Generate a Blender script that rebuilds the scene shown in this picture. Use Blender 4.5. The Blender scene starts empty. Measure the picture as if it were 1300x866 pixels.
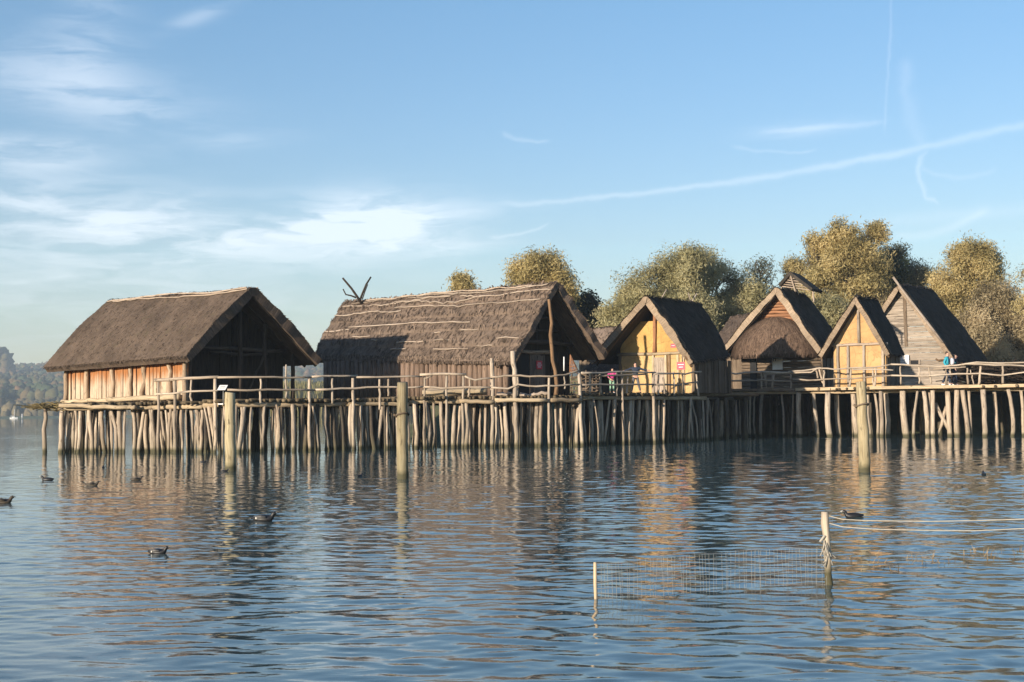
import bpy, math, random
import numpy as np
rng = np.random.default_rng(7)
random.seed(7)
SC = bpy.context.scene
COL = SC.collection
R = math.radians
DEV = False

# ------------------------------------------------------------------ camera maths (photo pixels -> points in the place)
F = 1900.0
EYE = np.array([0, 0, 1.6])
PITCH = math.atan((521.5 - 433) / F)
ROLL = 0.0107
_fw = np.array([0, math.cos(PITCH), math.sin(PITCH)])
_u0 = np.cross([1, 0, 0], _fw)
_r = np.array([1, 0, 0]) * math.cos(ROLL) - _u0 * math.sin(ROLL)
_u = np.array([1, 0, 0]) * math.sin(ROLL) + _u0 * math.cos(ROLL)

def ray(x, y):
    return _fw + _r * (x - 650) / F - _u * (y - 433) / F
def atY(x, y, Y):
    d = ray(x, y)
    return EYE + d * Y / d[1]
def atZ(x, y, Z=0.0):
    d = ray(x, y)
    return EYE + d * (Z - EYE[2]) / d[2]
EYT = [(40, 65), (60, 64.6), (80, 64), (245, 61.7), (300, 61.2), (380, 62.6), (430, 63.6), (480, 64.4), (540, 65), (600, 65.2), (700, 65.6), (740, 66.6),
       (760, 67.6), (850, 71), (890, 73.5), (905, 78), (925, 81), (960, 82.6), (1010, 82.2), (1045, 81), (1118, 79), (1185, 78), (1250, 76.5), (1400, 74.5)]
def EYf(px):
    return float(np.interp(px, [a for a, b in EYT], [b for a, b in EYT]))

# ------------------------------------------------------------------ mesh builder
class MB:
    def __init__(s):
        s.V = []; s.n = 0; s.L = []; s.T = []; s.U = []; s.M = []
    def add(s, V, faces, uv=None, mi=0):
        V = np.asarray(V, float).reshape(-1, 3)
        for k, f in enumerate(faces):
            s.L.append(np.asarray(f, np.int64) + s.n); s.T.append(np.array([len(f)]))
            s.U.append(np.asarray(uv[k], float).reshape(-1, 2) if uv is not None else np.zeros((len(f), 2)))
            s.M.append(np.array([mi]))
        s.V.append(V); s.n += len(V)
    def addq(s, V, Q, uv, mi=0):                     # uv per loop (n*4,2)
        V = np.asarray(V, float); Q = np.asarray(Q, np.int64)
        s.L.append(Q.ravel() + s.n); s.T.append(np.full(len(Q), 4)); s.U.append(np.asarray(uv, float).reshape(-1, 2))
        s.M.append(np.full(len(Q), mi)); s.V.append(V); s.n += len(V)
    def tube(s, pts, rad, n=8, cap=True, mi=0, flat=1.0):
        pts = np.asarray(pts, float); k = len(pts)
        rad = np.full(k, rad) if np.isscalar(rad) else np.asarray(rad, float)
        t = np.gradient(pts, axis=0); t /= np.linalg.norm(t, axis=1)[:, None] + 1e-12
        ref = np.array([0, 0, 1.0]) if abs(t[0][2]) < .8 else np.array([1.0, 0, 0])
        ang = np.linspace(0, 2 * math.pi, n, endpoint=False)
        V = np.zeros((k, n, 3))
        ln = np.concatenate([[0], np.cumsum(np.linalg.norm(np.diff(pts, axis=0), axis=1))])
        for i in range(k):
            a = np.cross(ref, t[i]); a /= np.linalg.norm(a) + 1e-12
            b = np.cross(t[i], a)
            V[i] = pts[i] + rad[i] * (np.outer(np.cos(ang), a) + flat * np.outer(np.sin(ang), b))
        uo, vo = rng.random() * 90, rng.random() * 90
        Q = []; U = []
        rm = float(rad.mean())
        for i in range(k - 1):
            for j in range(n):
                j2 = (j + 1) % n
                Q.append((i * n + j, i * n + j2, (i + 1) * n + j2, (i + 1) * n + j))
                u0, u1 = uo + ang[j] * rm, uo + (ang[j] + 2 * math.pi / n) * rm
                U += [(u0, vo + ln[i]), (u1, vo + ln[i]), (u1, vo + ln[i + 1]), (u0, vo + ln[i + 1])]
        s.addq(V.reshape(-1, 3), Q, U, mi)
        if cap:
            base = s.n - k * n
            for i, rev in ((0, True), (k - 1, False)):
                idx = [base + i * n + j for j in range(n)]
                if rev: idx = idx[::-1]
                s.L.append(np.array(idx)); s.T.append(np.array([n])); s.M.append(np.array([mi]))
                s.U.append(np.array([(uo + 5 + math.cos(a) * rm * .3, vo + 5 + math.sin(a) * rm * .3) for a in ang]))
    def box(s, c, ax, ay, az, mi=0):                 # half vectors
        c, ax, ay, az = [np.asarray(q, float) for q in (c, ax, ay, az)]
        V = [c + i * ax + j * ay + k * az for i in (-1, 1) for j in (-1, 1) for k in (-1, 1)]
        fs = [(0, 1, 3, 2), (4, 6, 7, 5), (0, 4, 5, 1), (2, 3, 7, 6), (0, 2, 6, 4), (1, 5, 7, 3)]
        d = [np.linalg.norm(q) for q in (ax, ay, az)]
        big = int(np.argmax(d)); oth = [i for i in range(3) if i != big]
        loc = np.array([(i * d[0], j * d[1], k * d[2]) for i in (-1, 1) for j in (-1, 1) for k in (-1, 1)])
        uo, vo = rng.random() * 90, rng.random() * 90
        uv = [[(uo + loc[q][oth[0]] + loc[q][oth[1]], vo + loc[q][big]) for q in f] for f in fs]
        s.add(V, fs, uv, mi)
    def plank(s, a, b, w, d, side, mi=0):            # a->b centre line, w width along side, d thickness
        a, b = np.asarray(a, float), np.asarray(b, float)
        ax = (b - a) / 2; side = np.asarray(side, float); side = side / np.linalg.norm(side)
        nn = np.cross(ax, side); nn /= np.linalg.norm(nn)
        s.box((a + b) / 2, ax, side * w / 2, nn * d / 2, mi)
    def build(s, name, mats, parent=None, smooth=False, loc=None):
        V = np.concatenate(s.V)
        off = np.zeros(3)
        if parent is not None:
            p = parent
            while p is not None:
                off = off + np.array(p.location); p = p.parent
        elif loc is not None:
            off = np.array(loc, float)
        V = V - off
        L = np.concatenate(s.L); T = np.concatenate(s.T); U = np.concatenate(s.U); M = np.concatenate(s.M)
        me = bpy.data.meshes.new(name)
        me.vertices.add(len(V)); me.vertices.foreach_set('co', V.astype(np.float32).ravel())
        me.loops.add(len(L)); me.loops.foreach_set('vertex_index', L.astype(np.int32))
        me.polygons.add(len(T))
        st = np.concatenate([[0], np.cumsum(T)[:-1]])
        me.polygons.foreach_set('loop_start', st.astype(np.int32))
        me.polygons.foreach_set('loop_total', T.astype(np.int32))
        me.polygons.foreach_set('material_index', M.astype(np.int32))
        me.polygons.foreach_set('use_smooth', np.full(len(T), smooth))
        uvl = me.uv_layers.new(name='UVMap'); uvl.data.foreach_set('uv', U.astype(np.float32).ravel())
        me.update(calc_edges=True); me.validate()
        for m in (mats if isinstance(mats, (list, tuple)) else [mats]): me.materials.append(m)
        o = bpy.data.objects.new(name, me); COL.objects.link(o)
        if parent is not None: o.parent = parent
        elif loc is not None: o.location = loc
        return o

def tag(o, label=None, cat=None, group=None, kind=None):
    if label: o['label'] = label
    if cat: o['category'] = cat
    if group: o['group'] = group
    if kind: o['kind'] = kind
    return o
def thing(name, label, cat, loc, group=None):
    o = bpy.data.objects.new(name, None); COL.objects.link(o)
    o.location = tuple(float(q) for q in loc); o.empty_display_size = .3
    return tag(o, label, cat, group)

_lat = rng.random((256, 256))
def vnoise(u, v):
    u = np.asarray(u, float); v = np.asarray(v, float)
    iu = np.floor(u).astype(int); iv = np.floor(v).astype(int)
    fu = u - iu; fv = v - iv; fu = fu * fu * (3 - 2 * fu); fv = fv * fv * (3 - 2 * fv)
    g = lambda a, b: _lat[a % 256, b % 256]
    return (g(iu, iv) * (1 - fu) + g(iu + 1, iv) * fu) * (1 - fv) + (g(iu, iv + 1) * (1 - fu) + g(iu + 1, iv + 1) * fu) * fv - .5

# ------------------------------------------------------------------ materials
def new_mat(name):
    m = bpy.data.materials.new(name); m.use_nodes = True
    nt = m.node_tree; b = nt.nodes['Principled BSDF']
    return m, nt, b
def N(nt, t, **kw):
    n = nt.nodes.new(t)
    for k, v in kw.items():
        if k.startswith('_'): setattr(n, k[1:], v)
        else: n.inputs[k.replace('__', ' ')].default_value = v
    return n
def ramp(nt, fac, stops):
    n = nt.nodes.new('ShaderNodeValToRGB'); e = n.color_ramp.elements
    while len(e) < len(stops): e.new(.5)
    for q, (p, c) in zip(e, stops):
        q.position = p; q.color = (*c, 1)
    nt.links.new(fac, n.inputs[0]); return n.outputs[0]
def mixc(nt, fac, a, b, mode='MIX'):
    n = nt.nodes.new('ShaderNodeMix'); n.data_type = 'RGBA'; n.blend_type = mode
    for s, v in ((n.inputs[0], fac), (n.inputs[6], a), (n.inputs[7], b)):
        if isinstance(v, bpy.types.NodeSocket): nt.links.new(v, s)
        else: s.default_value = v if not isinstance(v, tuple) or len(v) == 4 else (*v, 1)
    return n.outputs[2]
def mth(nt, op, a, b=None, c=None, clamp=False):
    n = nt.nodes.new('ShaderNodeMath'); n.operation = op; n.use_clamp = clamp
    for i, v in enumerate((a, b, c)):
        if v is None: continue
        if isinstance(v, bpy.types.NodeSocket): nt.links.new(v, n.inputs[i])
        else: n.inputs[i].default_value = v
    return n.outputs[0]
def mapped(nt, src, scale):
    mp = nt.nodes.new('ShaderNodeMapping'); mp.inputs['Scale'].default_value = scale
    nt.links.new(src, mp.inputs[0]); return mp.outputs[0]
def noise(nt, vec, scale, detail=4, rough=.6):
    n = N(nt, 'ShaderNodeTexNoise', Scale=scale, Detail=detail, Roughness=rough)
    if vec is not None: nt.links.new(vec, n.inputs[0])
    return n.outputs[0]
def uvs(nt):
    return nt.nodes.new('ShaderNodeTexCoord').outputs['UV']

def wood(name, c0, c1, c2, wet=False, bump=.5, stain=None):
    m, nt, b = new_mat(name)
    uv = uvs(nt)
    g = noise(nt, mapped(nt, uv, (22, 1.3, 1)), 1.0, 5, .65)
    big = noise(nt, mapped(nt, uv, (.9, .25, 1)), 1.0, 3, .5)
    col = ramp(nt, g, [(.3, c0), (.5, c1), (.72, c2)])
    isl = nt.nodes.new('ShaderNodeNewGeometry').outputs['Random Per Island']
    orn = nt.nodes.new('ShaderNodeObjectInfo').outputs['Random']
    v = mth(nt, 'ADD', mth(nt, 'MULTIPLY_ADD', big, .8, -.12), mth(nt, 'ADD', mth(nt, 'MULTIPLY', isl, .3), mth(nt, 'MULTIPLY', orn, .42)))
    sh = ramp(nt, v, [(.2, (.36, .33, .3)), (.5, (.74, .71, .68)), (.85, (1.12, 1.08, 1.04))])
    col = mixc(nt, mth(nt, 'MULTIPLY', mth(nt, 'FRACT', mth(nt, 'MULTIPLY', orn, 7.3)), .55), col, mixc(nt, 1.0, col, (.92, 1.0, 1.08), 'MULTIPLY'))
    col = mixc(nt, 1.0, col, sh, 'MULTIPLY')
    # knots and cracks
    kn = noise(nt, mapped(nt, uv, (9, 3, 1)), 1.0, 2, .5)
    col = mixc(nt, ramp(nt, kn, [(.62, (0, 0, 0)), (.72, (.7, .7, .7))]), col, tuple(q * .35 for q in c0))
    pos = nt.nodes.new('ShaderNodeNewGeometry').outputs['Position']
    sep = nt.nodes.new('ShaderNodeSeparateXYZ'); nt.links.new(pos, sep.inputs[0])
    if wet:
        z = mth(nt, 'ADD', sep.outputs[2], mth(nt, 'MULTIPLY', noise(nt, pos, 6, 2), .12))
        mr = N(nt, 'ShaderNodeMapRange'); nt.links.new(z, mr.inputs[0])
        mr.inputs[1].default_value = .16; mr.inputs[2].default_value = .3; mr.inputs[3].default_value = 1; mr.inputs[4].default_value = 0
        col = mixc(nt, mr.outputs[0], col, (.035, .035, .022))
        mr2 = N(nt, 'ShaderNodeMapRange'); nt.links.new(z, mr2.inputs[0])
        mr2.inputs[1].default_value = .25; mr2.inputs[2].default_value = .9; mr2.inputs[3].default_value = .35; mr2.inputs[4].default_value = 0
        col = mixc(nt, mr2.outputs[0], col, (.16, .14, .075))
    if stain:                                        # fresh wood protected under the eave: (colour, z0, z1)
        z = mth(nt, 'ADD', sep.outputs[2], mth(nt, 'MULTIPLY', mth(nt, 'SUBTRACT', noise(nt, mapped(nt, pos, (3, 3, .4)), 1.5, 3), .5), 1.2))
        mr = N(nt, 'ShaderNodeMapRange'); nt.links.new(z, mr.inputs[0])
        mr.inputs[1].default_value = stain[1]; mr.inputs[2].default_value = stain[2]; mr.inputs[3].default_value = 0; mr.inputs[4].default_value = 1
        gg = ramp(nt, g, [(.3, tuple(q * .55 for q in stain[0])), (.6, stain[0])])
        col = mixc(nt, mr.outputs[0], col, gg)
    nt.links.new(col, b.inputs['Base Color']); b.inputs['Roughness'].default_value = .85
    b.inputs['Specular IOR Level'].default_value = .25
    bp = N(nt, 'ShaderNodeBump', Strength=bump, Distance=.02); nt.links.new(g, bp.inputs['Height']); nt.links.new(bp.outputs[0], b.inputs['Normal'])
    return m

def thatch_mat(name, c0, c1, c2, moss=.0):
    m, nt, b = new_mat(name)
    uv = uvs(nt)
    g = noise(nt, mapped(nt, uv, (26, 2.2, 1)), 1.0, 5, .7)
    big = noise(nt, mapped(nt, uv, (.7, .5, 1)), 1.0, 4, .6)
    isl = nt.nodes.new('ShaderNodeNewGeometry').outputs['Random Per Island']
    v = mth(nt, 'ADD', mth(nt, 'MULTIPLY', g, .7), mth(nt, 'MULTIPLY', isl, .35))
    col = ramp(nt, v, [(.3, c0), (.5, c1), (.72, c2)])
    col = mixc(nt, 1.0, col, ramp(nt, big, [(.3, (.6, .58, .56)), (.7, (1.25, 1.2, 1.14))]), 'MULTIPLY')
    if moss:
        ms = noise(nt, mapped(nt, uv, (1.1, .7, 1)), 1.7, 5, .7)
        col = mixc(nt, ramp(nt, ms, [(.55, (0, 0, 0)), (.75, (moss, moss, moss))]), col, (.07, .075, .03))
    nt.links.new(col, b.inputs['Base Color']); b.inputs['Roughness'].default_value = .95
    b.inputs['Specular IOR Level'].default_value = .1
    bp = N(nt, 'ShaderNodeBump', Strength=.9, Distance=.09); nt.links.new(v, bp.inputs['Height']); nt.links.new(bp.outputs[0], b.inputs['Normal'])
    return m

def plain(name, c, rough=.7, var=.25, scale=3.0, bump=0.0, metallic=0):
    m, nt, b = new_mat(name)
    oc = nt.nodes.new('ShaderNodeTexCoord').outputs['Object']
    n = noise(nt, oc, scale, 5, .6)
    col = ramp(nt, n, [(.3, tuple(q * (1 - var) for q in c)), (.7, tuple(min(1, q * (1 + var)) for q in c))])
    nt.links.new(col, b.inputs['Base Color']); b.inputs['Roughness'].default_value = rough
    b.inputs['Metallic'].default_value = metallic
    if bump:
        bp = N(nt, 'ShaderNodeBump', Strength=bump, Distance=.03); nt.links.new(noise(nt, oc, scale * 6, 4), bp.inputs['Height']); nt.links.new(bp.outputs[0], b.inputs['Normal'])
    return m

def leaf_mat(name, cs, scale=.45, trans=.46):
    m, nt, b = new_mat(name)
    pos = nt.nodes.new('ShaderNodeNewGeometry')
    n = noise(nt, pos.outputs['Position'], scale, 3, .6)
    v = mth(nt, 'ADD', mth(nt, 'MULTIPLY', mth(nt, 'SUBTRACT', n, .5), 1.7), mth(nt, 'MULTIPLY_ADD', pos.outputs['Random Per Island'], .32, .34))
    col = ramp(nt, v, [(.15, cs[0]), (.5, cs[1]), (.85, cs[2])])
    nt.links.new(col, b.inputs['Base Color']); b.inputs['Roughness'].default_value = .6
    b.inputs['Specular IOR Level'].default_value = .25
    tr = nt.nodes.new('ShaderNodeBsdfTranslucent'); nt.links.new(col, tr.inputs[0])
    mx = nt.nodes.new('ShaderNodeMixShader'); mx.inputs[0].default_value = trans
    nt.links.new(b.outputs[0], mx.inputs[1]); nt.links.new(tr.outputs[0], mx.inputs[2])
    nt.links.new(mx.outputs[0], nt.nodes['Material Output'].inputs[0])
    return m

M = {}
M['pile'] = wood('pile_wood', (.15, .115, .085), (.42, .345, .27), (.58, .49, .39), wet=True)
M['piledark'] = wood('shade_dark_pile_wood', (.03, .025, .02), (.075, .062, .048), (.14, .115, .09), wet=True)  # dark albedo puts the under-deck shade into inner piles and beams
M['mooring'] = wood('mooring_wood', (.18, .14, .085), (.36, .3, .185), (.48, .41, .28), wet=True, bump=.3)
M['rail'] = wood('rail_wood', (.2, .16, .12), (.42, .345, .27), (.56, .47, .37), wet=True)
M['deck'] = wood('deck_wood', (.06, .045, .028), (.15, .115, .07), (.26, .2, .13))
M['beam'] = wood('beam_wood', (.22, .16, .1), (.42, .33, .22), (.56, .46, .32))
M['plank1'] = wood('pale_plank_wood', (.22, .165, .115), (.44, .355, .265), (.56, .46, .35), stain=((.36, .15, .055), 2.9, 3.5))
M['darkwood'] = wood('dark_wood', (.014, .01, .008), (.034, .025, .018), (.06, .044, .032))  # on the gable walls this dark tone carries their shade
M['brownwood'] = wood('brown_wood', (.1, .06, .035), (.2, .125, .07), (.3, .2, .12))
M['gablewood'] = wood('shaded_gable_wood', (.03, .022, .016), (.075, .056, .042), (.12, .09, .07))  # darkened so that sunstruck gable timbers read as shaded
M['greyplank'] = wood('grey_plank_wood', (.17, .14, .115), (.36, .305, .25), (.46, .4, .335))
M['log'] = wood('log_wood', (.07, .05, .035), (.16, .12, .085), (.24, .185, .135))
M['redlog'] = wood('reddish_log_wood', (.16, .075, .04), (.32, .16, .085), (.42, .23, .13))
M['withy'] = wood('withy_wood', (.22, .17, .13), (.38, .31, .25), (.5, .43, .36))
M['postwood'] = wood('post_wood', (.2, .14, .09), (.36, .27, .19), (.48, .38, .28))
M['thatch1'] = thatch_mat('brown_thatch', (.042, .031, .024), (.112, .084, .066), (.2, .155, .122), moss=.35)
M['thatch2'] = thatch_mat('grey_brown_thatch', (.06, .045, .036), (.14, .107, .086), (.26, .2, .158))
M['thatch3'] = thatch_mat('shade_dark_thatch', (.02, .019, .018), (.05, .045, .04), (.11, .095, .08))  # base darkened to paint in the shade of the off-sun slopes
M['straw'] = thatch_mat('lit_straw_ends', (.12, .09, .065), (.27, .21, .155), (.44, .355, .27))  # paler cut straw; the verges' sunlit look is in the colour
M['thatch4'] = thatch_mat('reddish_thatch', (.065, .045, .034), (.14, .095, .07), (.22, .155, .115))
def plaster(name, c):
    m, nt, b = new_mat(name)
    oc = nt.nodes.new('ShaderNodeTexCoord').outputs['Object']
    n = noise(nt, oc, 1.1, 5, .65); n2 = noise(nt, mapped(nt, oc, (3, 3, .7)), 1.6, 4, .6)
    col = ramp(nt, n, [(.3, tuple(q * .7 for q in c)), (.55, c), (.75, (min(1, c[0] * 1.1), c[1] * 1.12, c[2] * 1.25))])
    col = mixc(nt, ramp(nt, n2, [(.58, (0, 0, 0)), (.8, (.4, .4, .4))]), col, (c[0] * .65, c[1] * .55, c[2] * .5))
    vo = N(nt, 'ShaderNodeTexVoronoi', Scale=1.5); vo.feature = 'DISTANCE_TO_EDGE'
    wv = nt.nodes.new('ShaderNodeVectorMath'); wv.operation = 'MULTIPLY_ADD'; nz = N(nt, 'ShaderNodeTexNoise', Scale=3.0, Detail=4.0); nt.links.new(oc, nz.inputs[0])
    nt.links.new(nz.outputs['Color'], wv.inputs[0]); wv.inputs[1].default_value = (.5, .5, .5); nt.links.new(oc, wv.inputs[2]); nt.links.new(wv.outputs[0], vo.inputs[0])
    col = mixc(nt, ramp(nt, vo.outputs['Distance'], [(0, (.55, .55, .55)), (.035, (0, 0, 0))]), col, tuple(q * .4 for q in c))
    nt.links.new(col, b.inputs['Base Color']); b.inputs['Roughness'].default_value = .9
    bp = N(nt, 'ShaderNodeBump', Strength=.7, Distance=.04); nt.links.new(noise(nt, oc, 7, 5), bp.inputs['Height']); nt.links.new(bp.outputs[0], b.inputs['Normal'])
    return m
M['yellow'] = plaster('pale_yellow_clay', (.52, .345, .155))
M['orange'] = plaster('orange_clay', (.5, .305, .1))
M['yellow2'] = plaster('ochre_clay', (.5, .305, .135))
M['red'] = plain('red_paint', (.55, .03, .06), .5, .1)
M['white'] = plain('white_paint', (.75, .74, .72), .5, .06)
M['ink'] = plain('grey_ink', (.25, .25, .27), .6, .1)
M['black'] = plain('flat_black', (.012, .012, .013), .9, .2)  # plain black; on the doorways it stands for the dark within
M['steel'] = plain('galvanised_wire', (.26, .26, .25), .6, .3, metallic=.3)
M['rope'] = plain('pale_rope', (.34, .31, .26), .8, .15, 12)
M['skin'] = plain('skin', (.48, .28, .2), .5, .08)
M['pink'] = plain('pink_cloth', (.62, .05, .25), .8, .15, 9)
M['teal'] = plain('teal_cloth', (.02, .3, .4), .7, .15, 9)
M['navy'] = plain('navy_cloth', (.015, .025, .05), .8, .2, 9)
M['grey'] = plain('grey_cloth', (.1, .1, .11), .8, .2, 9)
M['green'] = plain('pale_green_cloth', (.25, .42, .3), .8, .15, 9)
M['pale'] = plain('pale_cloth', (.62, .6, .66), .8, .1, 9)
M['hair'] = plain('dark_hair', (.03, .02, .014), .6, .3, 20)
M['feather'] = plain('black_feathers', (.012, .012, .014), .5, .4, 25)
M['brownfeather'] = plain('brown_feathers', (.05, .038, .026), .6, .5, 30)
M['greyfeather'] = plain('grey_feathers', (.075, .072, .07), .6, .4, 30)
M['whitefeather'] = plain('white_feathers', (.7, .68, .64), .6, .1, 25)
M['bill'] = plain('pale_bill', (.6, .56, .5), .4, .1)
M['darkbill'] = plain('dark_bill', (.06, .07, .08), .4, .1)
M['reedbundle'] = plain('dry_twigs', (.2, .15, .06), .9, .5, 9)
M['bark'] = wood('tree_bark', (.05, .04, .03), (.1, .08, .06), (.16, .13, .1))

# ------------------------------------------------------------------ world, sun, camera
SUN_EL = R(10.7); ALPHA = R(50)                       # sun stands to the left (-X) and behind the camera (-Y)
sdir = np.array([-math.cos(ALPHA) * math.cos(SUN_EL), -math.sin(ALPHA) * math.cos(SUN_EL), math.sin(SUN_EL)])
W = bpy.data.worlds.new('World'); SC.world = W; W.use_nodes = True
nt = W.node_tree
bg = nt.nodes['Background']; bg.inputs[1].default_value = .108
sky = nt.nodes.new('ShaderNodeTexSky'); sky.sky_type = 'NISHITA'; sky.sun_disc = False
sky.sun_elevation = SUN_EL; sky.sun_rotation = math.atan2(sdir[0], sdir[1])
sky.air_density = 1.0; sky.dust_density = .3; sky.ozone_density = 1.6
tc = nt.nodes.new('ShaderNodeTexCoord').outputs['Generated']
sp = nt.nodes.new('ShaderNodeSeparateXYZ'); nt.links.new(tc, sp.inputs[0])
U = mth(nt, 'ARCTAN2', sp.outputs[0], sp.outputs[1])
Vv = mth(nt, 'ARCSINE', sp.outputs[2])
def uvpx(px, py):
    d = ray(px, py); d = d / np.linalg.norm(d)
    return math.atan2(d[0], d[1]), math.asin(d[2])
cmb = nt.nodes.new('ShaderNodeCombineXYZ'); nt.links.new(U, cmb.inputs[0]); nt.links.new(Vv, cmb.inputs[1])
skew = nt.nodes.new('ShaderNodeMapping'); skew.inputs['Rotation'].default_value = (0, 0, R(-6)); skew.inputs['Scale'].default_value = (11, 58, 1)
nt.links.new(cmb.outputs[0], skew.inputs[0])
warp = N(nt, 'ShaderNodeTexNoise', Scale=1.2, Detail=3.0); nt.links.new(skew.outputs[0], warp.inputs[0])
vadd = nt.nodes.new('ShaderNodeVectorMath'); vadd.operation = 'MULTIPLY_ADD'
nt.links.new(warp.outputs['Color'], vadd.inputs[0]); vadd.inputs[1].default_value = (1.2, 1.2, 0); nt.links.new(skew.outputs[0], vadd.inputs[2])
cn = N(nt, 'ShaderNodeTexNoise', Scale=1.0, Detail=9.0, Roughness=.62); nt.links.new(vadd.outputs[0], cn.inputs[0])
CN = cn.outputs[0]
def gauss(cx, cy, sx, sy, amp, tilt=0.0):
    u0, v0 = uvpx(cx, cy)
    du = mth(nt, 'SUBTRACT', U, u0)
    dv = mth(nt, 'SUBTRACT', mth(nt, 'SUBTRACT', Vv, v0), mth(nt, 'MULTIPLY', du, tilt))
    e = mth(nt, 'ADD', mth(nt, 'POWER', mth(nt, 'ABSOLUTE', mth(nt, 'DIVIDE', du, sx / F)), 2.0), mth(nt, 'POWER', mth(nt, 'ABSOLUTE', mth(nt, 'DIVIDE', dv, sy / F)), 2.0))
    return mth(nt, 'MULTIPLY', mth(nt, 'EXPONENT', mth(nt, 'MULTIPLY', e, -1.0)), amp)
acc = None
for g in ((470, 282, 95, 34, 1.5, .02), (430, 300, 170, 26, .5, .0), (150, 420, 420, 90, .3, 0), (90, 270, 190, 42, .75, -.08), (250, 300, 220, 40, .45, 0), (20, 185, 70, 12, .75, .05), (60, 205, 80, 14, .5, .05), (140, 130, 130, 34, .4, -.15), (60, 90, 110, 40, .3, -.1),
          (110, 40, 50, 70, .3, 0), (250, 22, 40, 10, .35, .4), (100, 350, 260, 60, .3, 0), (560, 315, 70, 9, .5, .02), (600, 268, 70, 12, .3, .05), (300, 178, 80, 10, .25, .1), (1020, 163, 60, 10, .35, .05)):
    q = gauss(*g); acc = q if acc is None else mth(nt, 'ADD', acc, q)
wisp = nt.nodes.new('ShaderNodeMapRange'); wisp.interpolation_type = 'SMOOTHSTEP'
nt.links.new(CN, wisp.inputs[0]); wisp.inputs[1].default_value = .34; wisp.inputs[2].default_value = .64; wisp.inputs[3].default_value = .12; wisp.inputs[4].default_value = 1
dens = mth(nt, 'MULTIPLY', acc, wisp.outputs[0])
fine = N(nt, 'ShaderNodeTexNoise', Scale=60.0, Detail=4.0); nt.links.new(cmb.outputs[0], fine.inputs[0])
wob = mth(nt, 'MULTIPLY', mth(nt, 'SUBTRACT', fine.outputs[0], .5), .006)
big = N(nt, 'ShaderNodeTexNoise', Scale=14.0, Detail=2.0); nt.links.new(cmb.outputs[0], big.inputs[0])
def trail(p0, p1, w0, w1, amp, curve=0.0, wobble=1.0):
    u0, v0 = uvpx(*p0); u1, v1 = uvpx(*p1)
    L = math.hypot(u1 - u0, v1 - v0); tx, ty = (u1 - u0) / L, (v1 - v0) / L
    du = mth(nt, 'SUBTRACT', U, u0); dv = mth(nt, 'SUBTRACT', Vv, v0)
    t = mth(nt, 'DIVIDE', mth(nt, 'ADD', mth(nt, 'MULTIPLY', du, tx), mth(nt, 'MULTIPLY', dv, ty)), L)
    d = mth(nt, 'SUBTRACT', mth(nt, 'MULTIPLY', dv, tx), mth(nt, 'MULTIPLY', du, ty))
    d = mth(nt, 'ADD', d, mth(nt, 'MULTIPLY', wob, wobble))
    if curve: d = mth(nt, 'ADD', d, mth(nt, 'MULTIPLY', mth(nt, 'MULTIPLY', t, mth(nt, 'SUBTRACT', 1.0, t)), curve))
    w = mth(nt, 'MAXIMUM', mth(nt, 'MULTIPLY_ADD', t, (w1 - w0) / F, w0 / F), .3 / F)
    g = mth(nt, 'EXPONENT', mth(nt, 'MULTIPLY', mth(nt, 'POWER', mth(nt, 'ABSOLUTE', mth(nt, 'DIVIDE', d, w)), 2.0), -1.0))
    e = mth(nt, 'MULTIPLY', mth(nt, 'MULTIPLY', t, 9.0, clamp=True), mth(nt, 'MULTIPLY', mth(nt, 'SUBTRACT', 1.0, t), 9.0, clamp=True))
    k = mth(nt, 'MULTIPLY_ADD', big.outputs[0], 1.2, .35)
    return mth(nt, 'MULTIPLY', mth(nt, 'MULTIPLY', g, e), mth(nt, 'MULTIPLY', k, amp))
for a in (((610, 262), (1360, 142), 3, 5, .38, .03), ((1134, -20), (1122, 175), 1.8, 1.5, .15, 0), ((1172, 190), (1192, 262), 3, 3, .32, .03, 3.0), ((1150, 70), (1176, 190), 9, 7, .16, .02, 2.5),
          ((618, 300), (700, 284), 2.2, 1.6, .34, .01), ((635, 168), (700, 180), 3, 2, .22, .01), ((925, 186), (1040, 190), 2, 2, .22, .01), ((960, 168), (1130, 155), 3, 3, .18, 0), ((1130, 302), (1260, 262), 5, 4, .25, .02), ((1090, 285), (1330, 262), 9, 8, .16, 0),
          ((1160, 208), (1270, 212), 3, 3, .16, .03), ((0, 362), (140, 345), 3, 3, .2, 0), ((190, 335), (250, 331), 3, 3, .25, 0)):
    dens = mth(nt, 'ADD', dens, trail(*a))
dens = mth(nt, 'MULTIPLY', dens, .52)
dens = mth(nt, 'MINIMUM', dens, .55)
hsv = nt.nodes.new('ShaderNodeHueSaturation'); nt.links.new(sky.outputs[0], hsv.inputs['Color'])
hsv.inputs['Saturation'].default_value = 1.22; hsv.inputs['Hue'].default_value = .512
el_ = N(nt, 'ShaderNodeMapRange'); nt.links.new(Vv, el_.inputs[0]); el_.inputs[1].default_value = 0.02; el_.inputs[2].default_value = .27
air = mixc(nt, 1.0, hsv.outputs[0], mixc(nt, el_.outputs[0], (.75, .72, .9, 1), (.85, .96, 1.0, 1)), 'MULTIPLY')
cl = mixc(nt, dens, air, (7.2, 7.5, 7.9, 1))
nt.links.new(cl, bg.inputs[0])

sl = bpy.data.lights.new('sun', 'SUN'); so = bpy.data.objects.new('sun', sl); COL.objects.link(so)
sl.energy = 4.8; sl.angle = R(.55); sl.color = (1, .87, .7)
from mathutils import Vector, Matrix
so.rotation_euler = Vector(sdir).to_track_quat('Z', 'Y').to_euler()
so.location = (-40, -40, 60)

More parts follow.
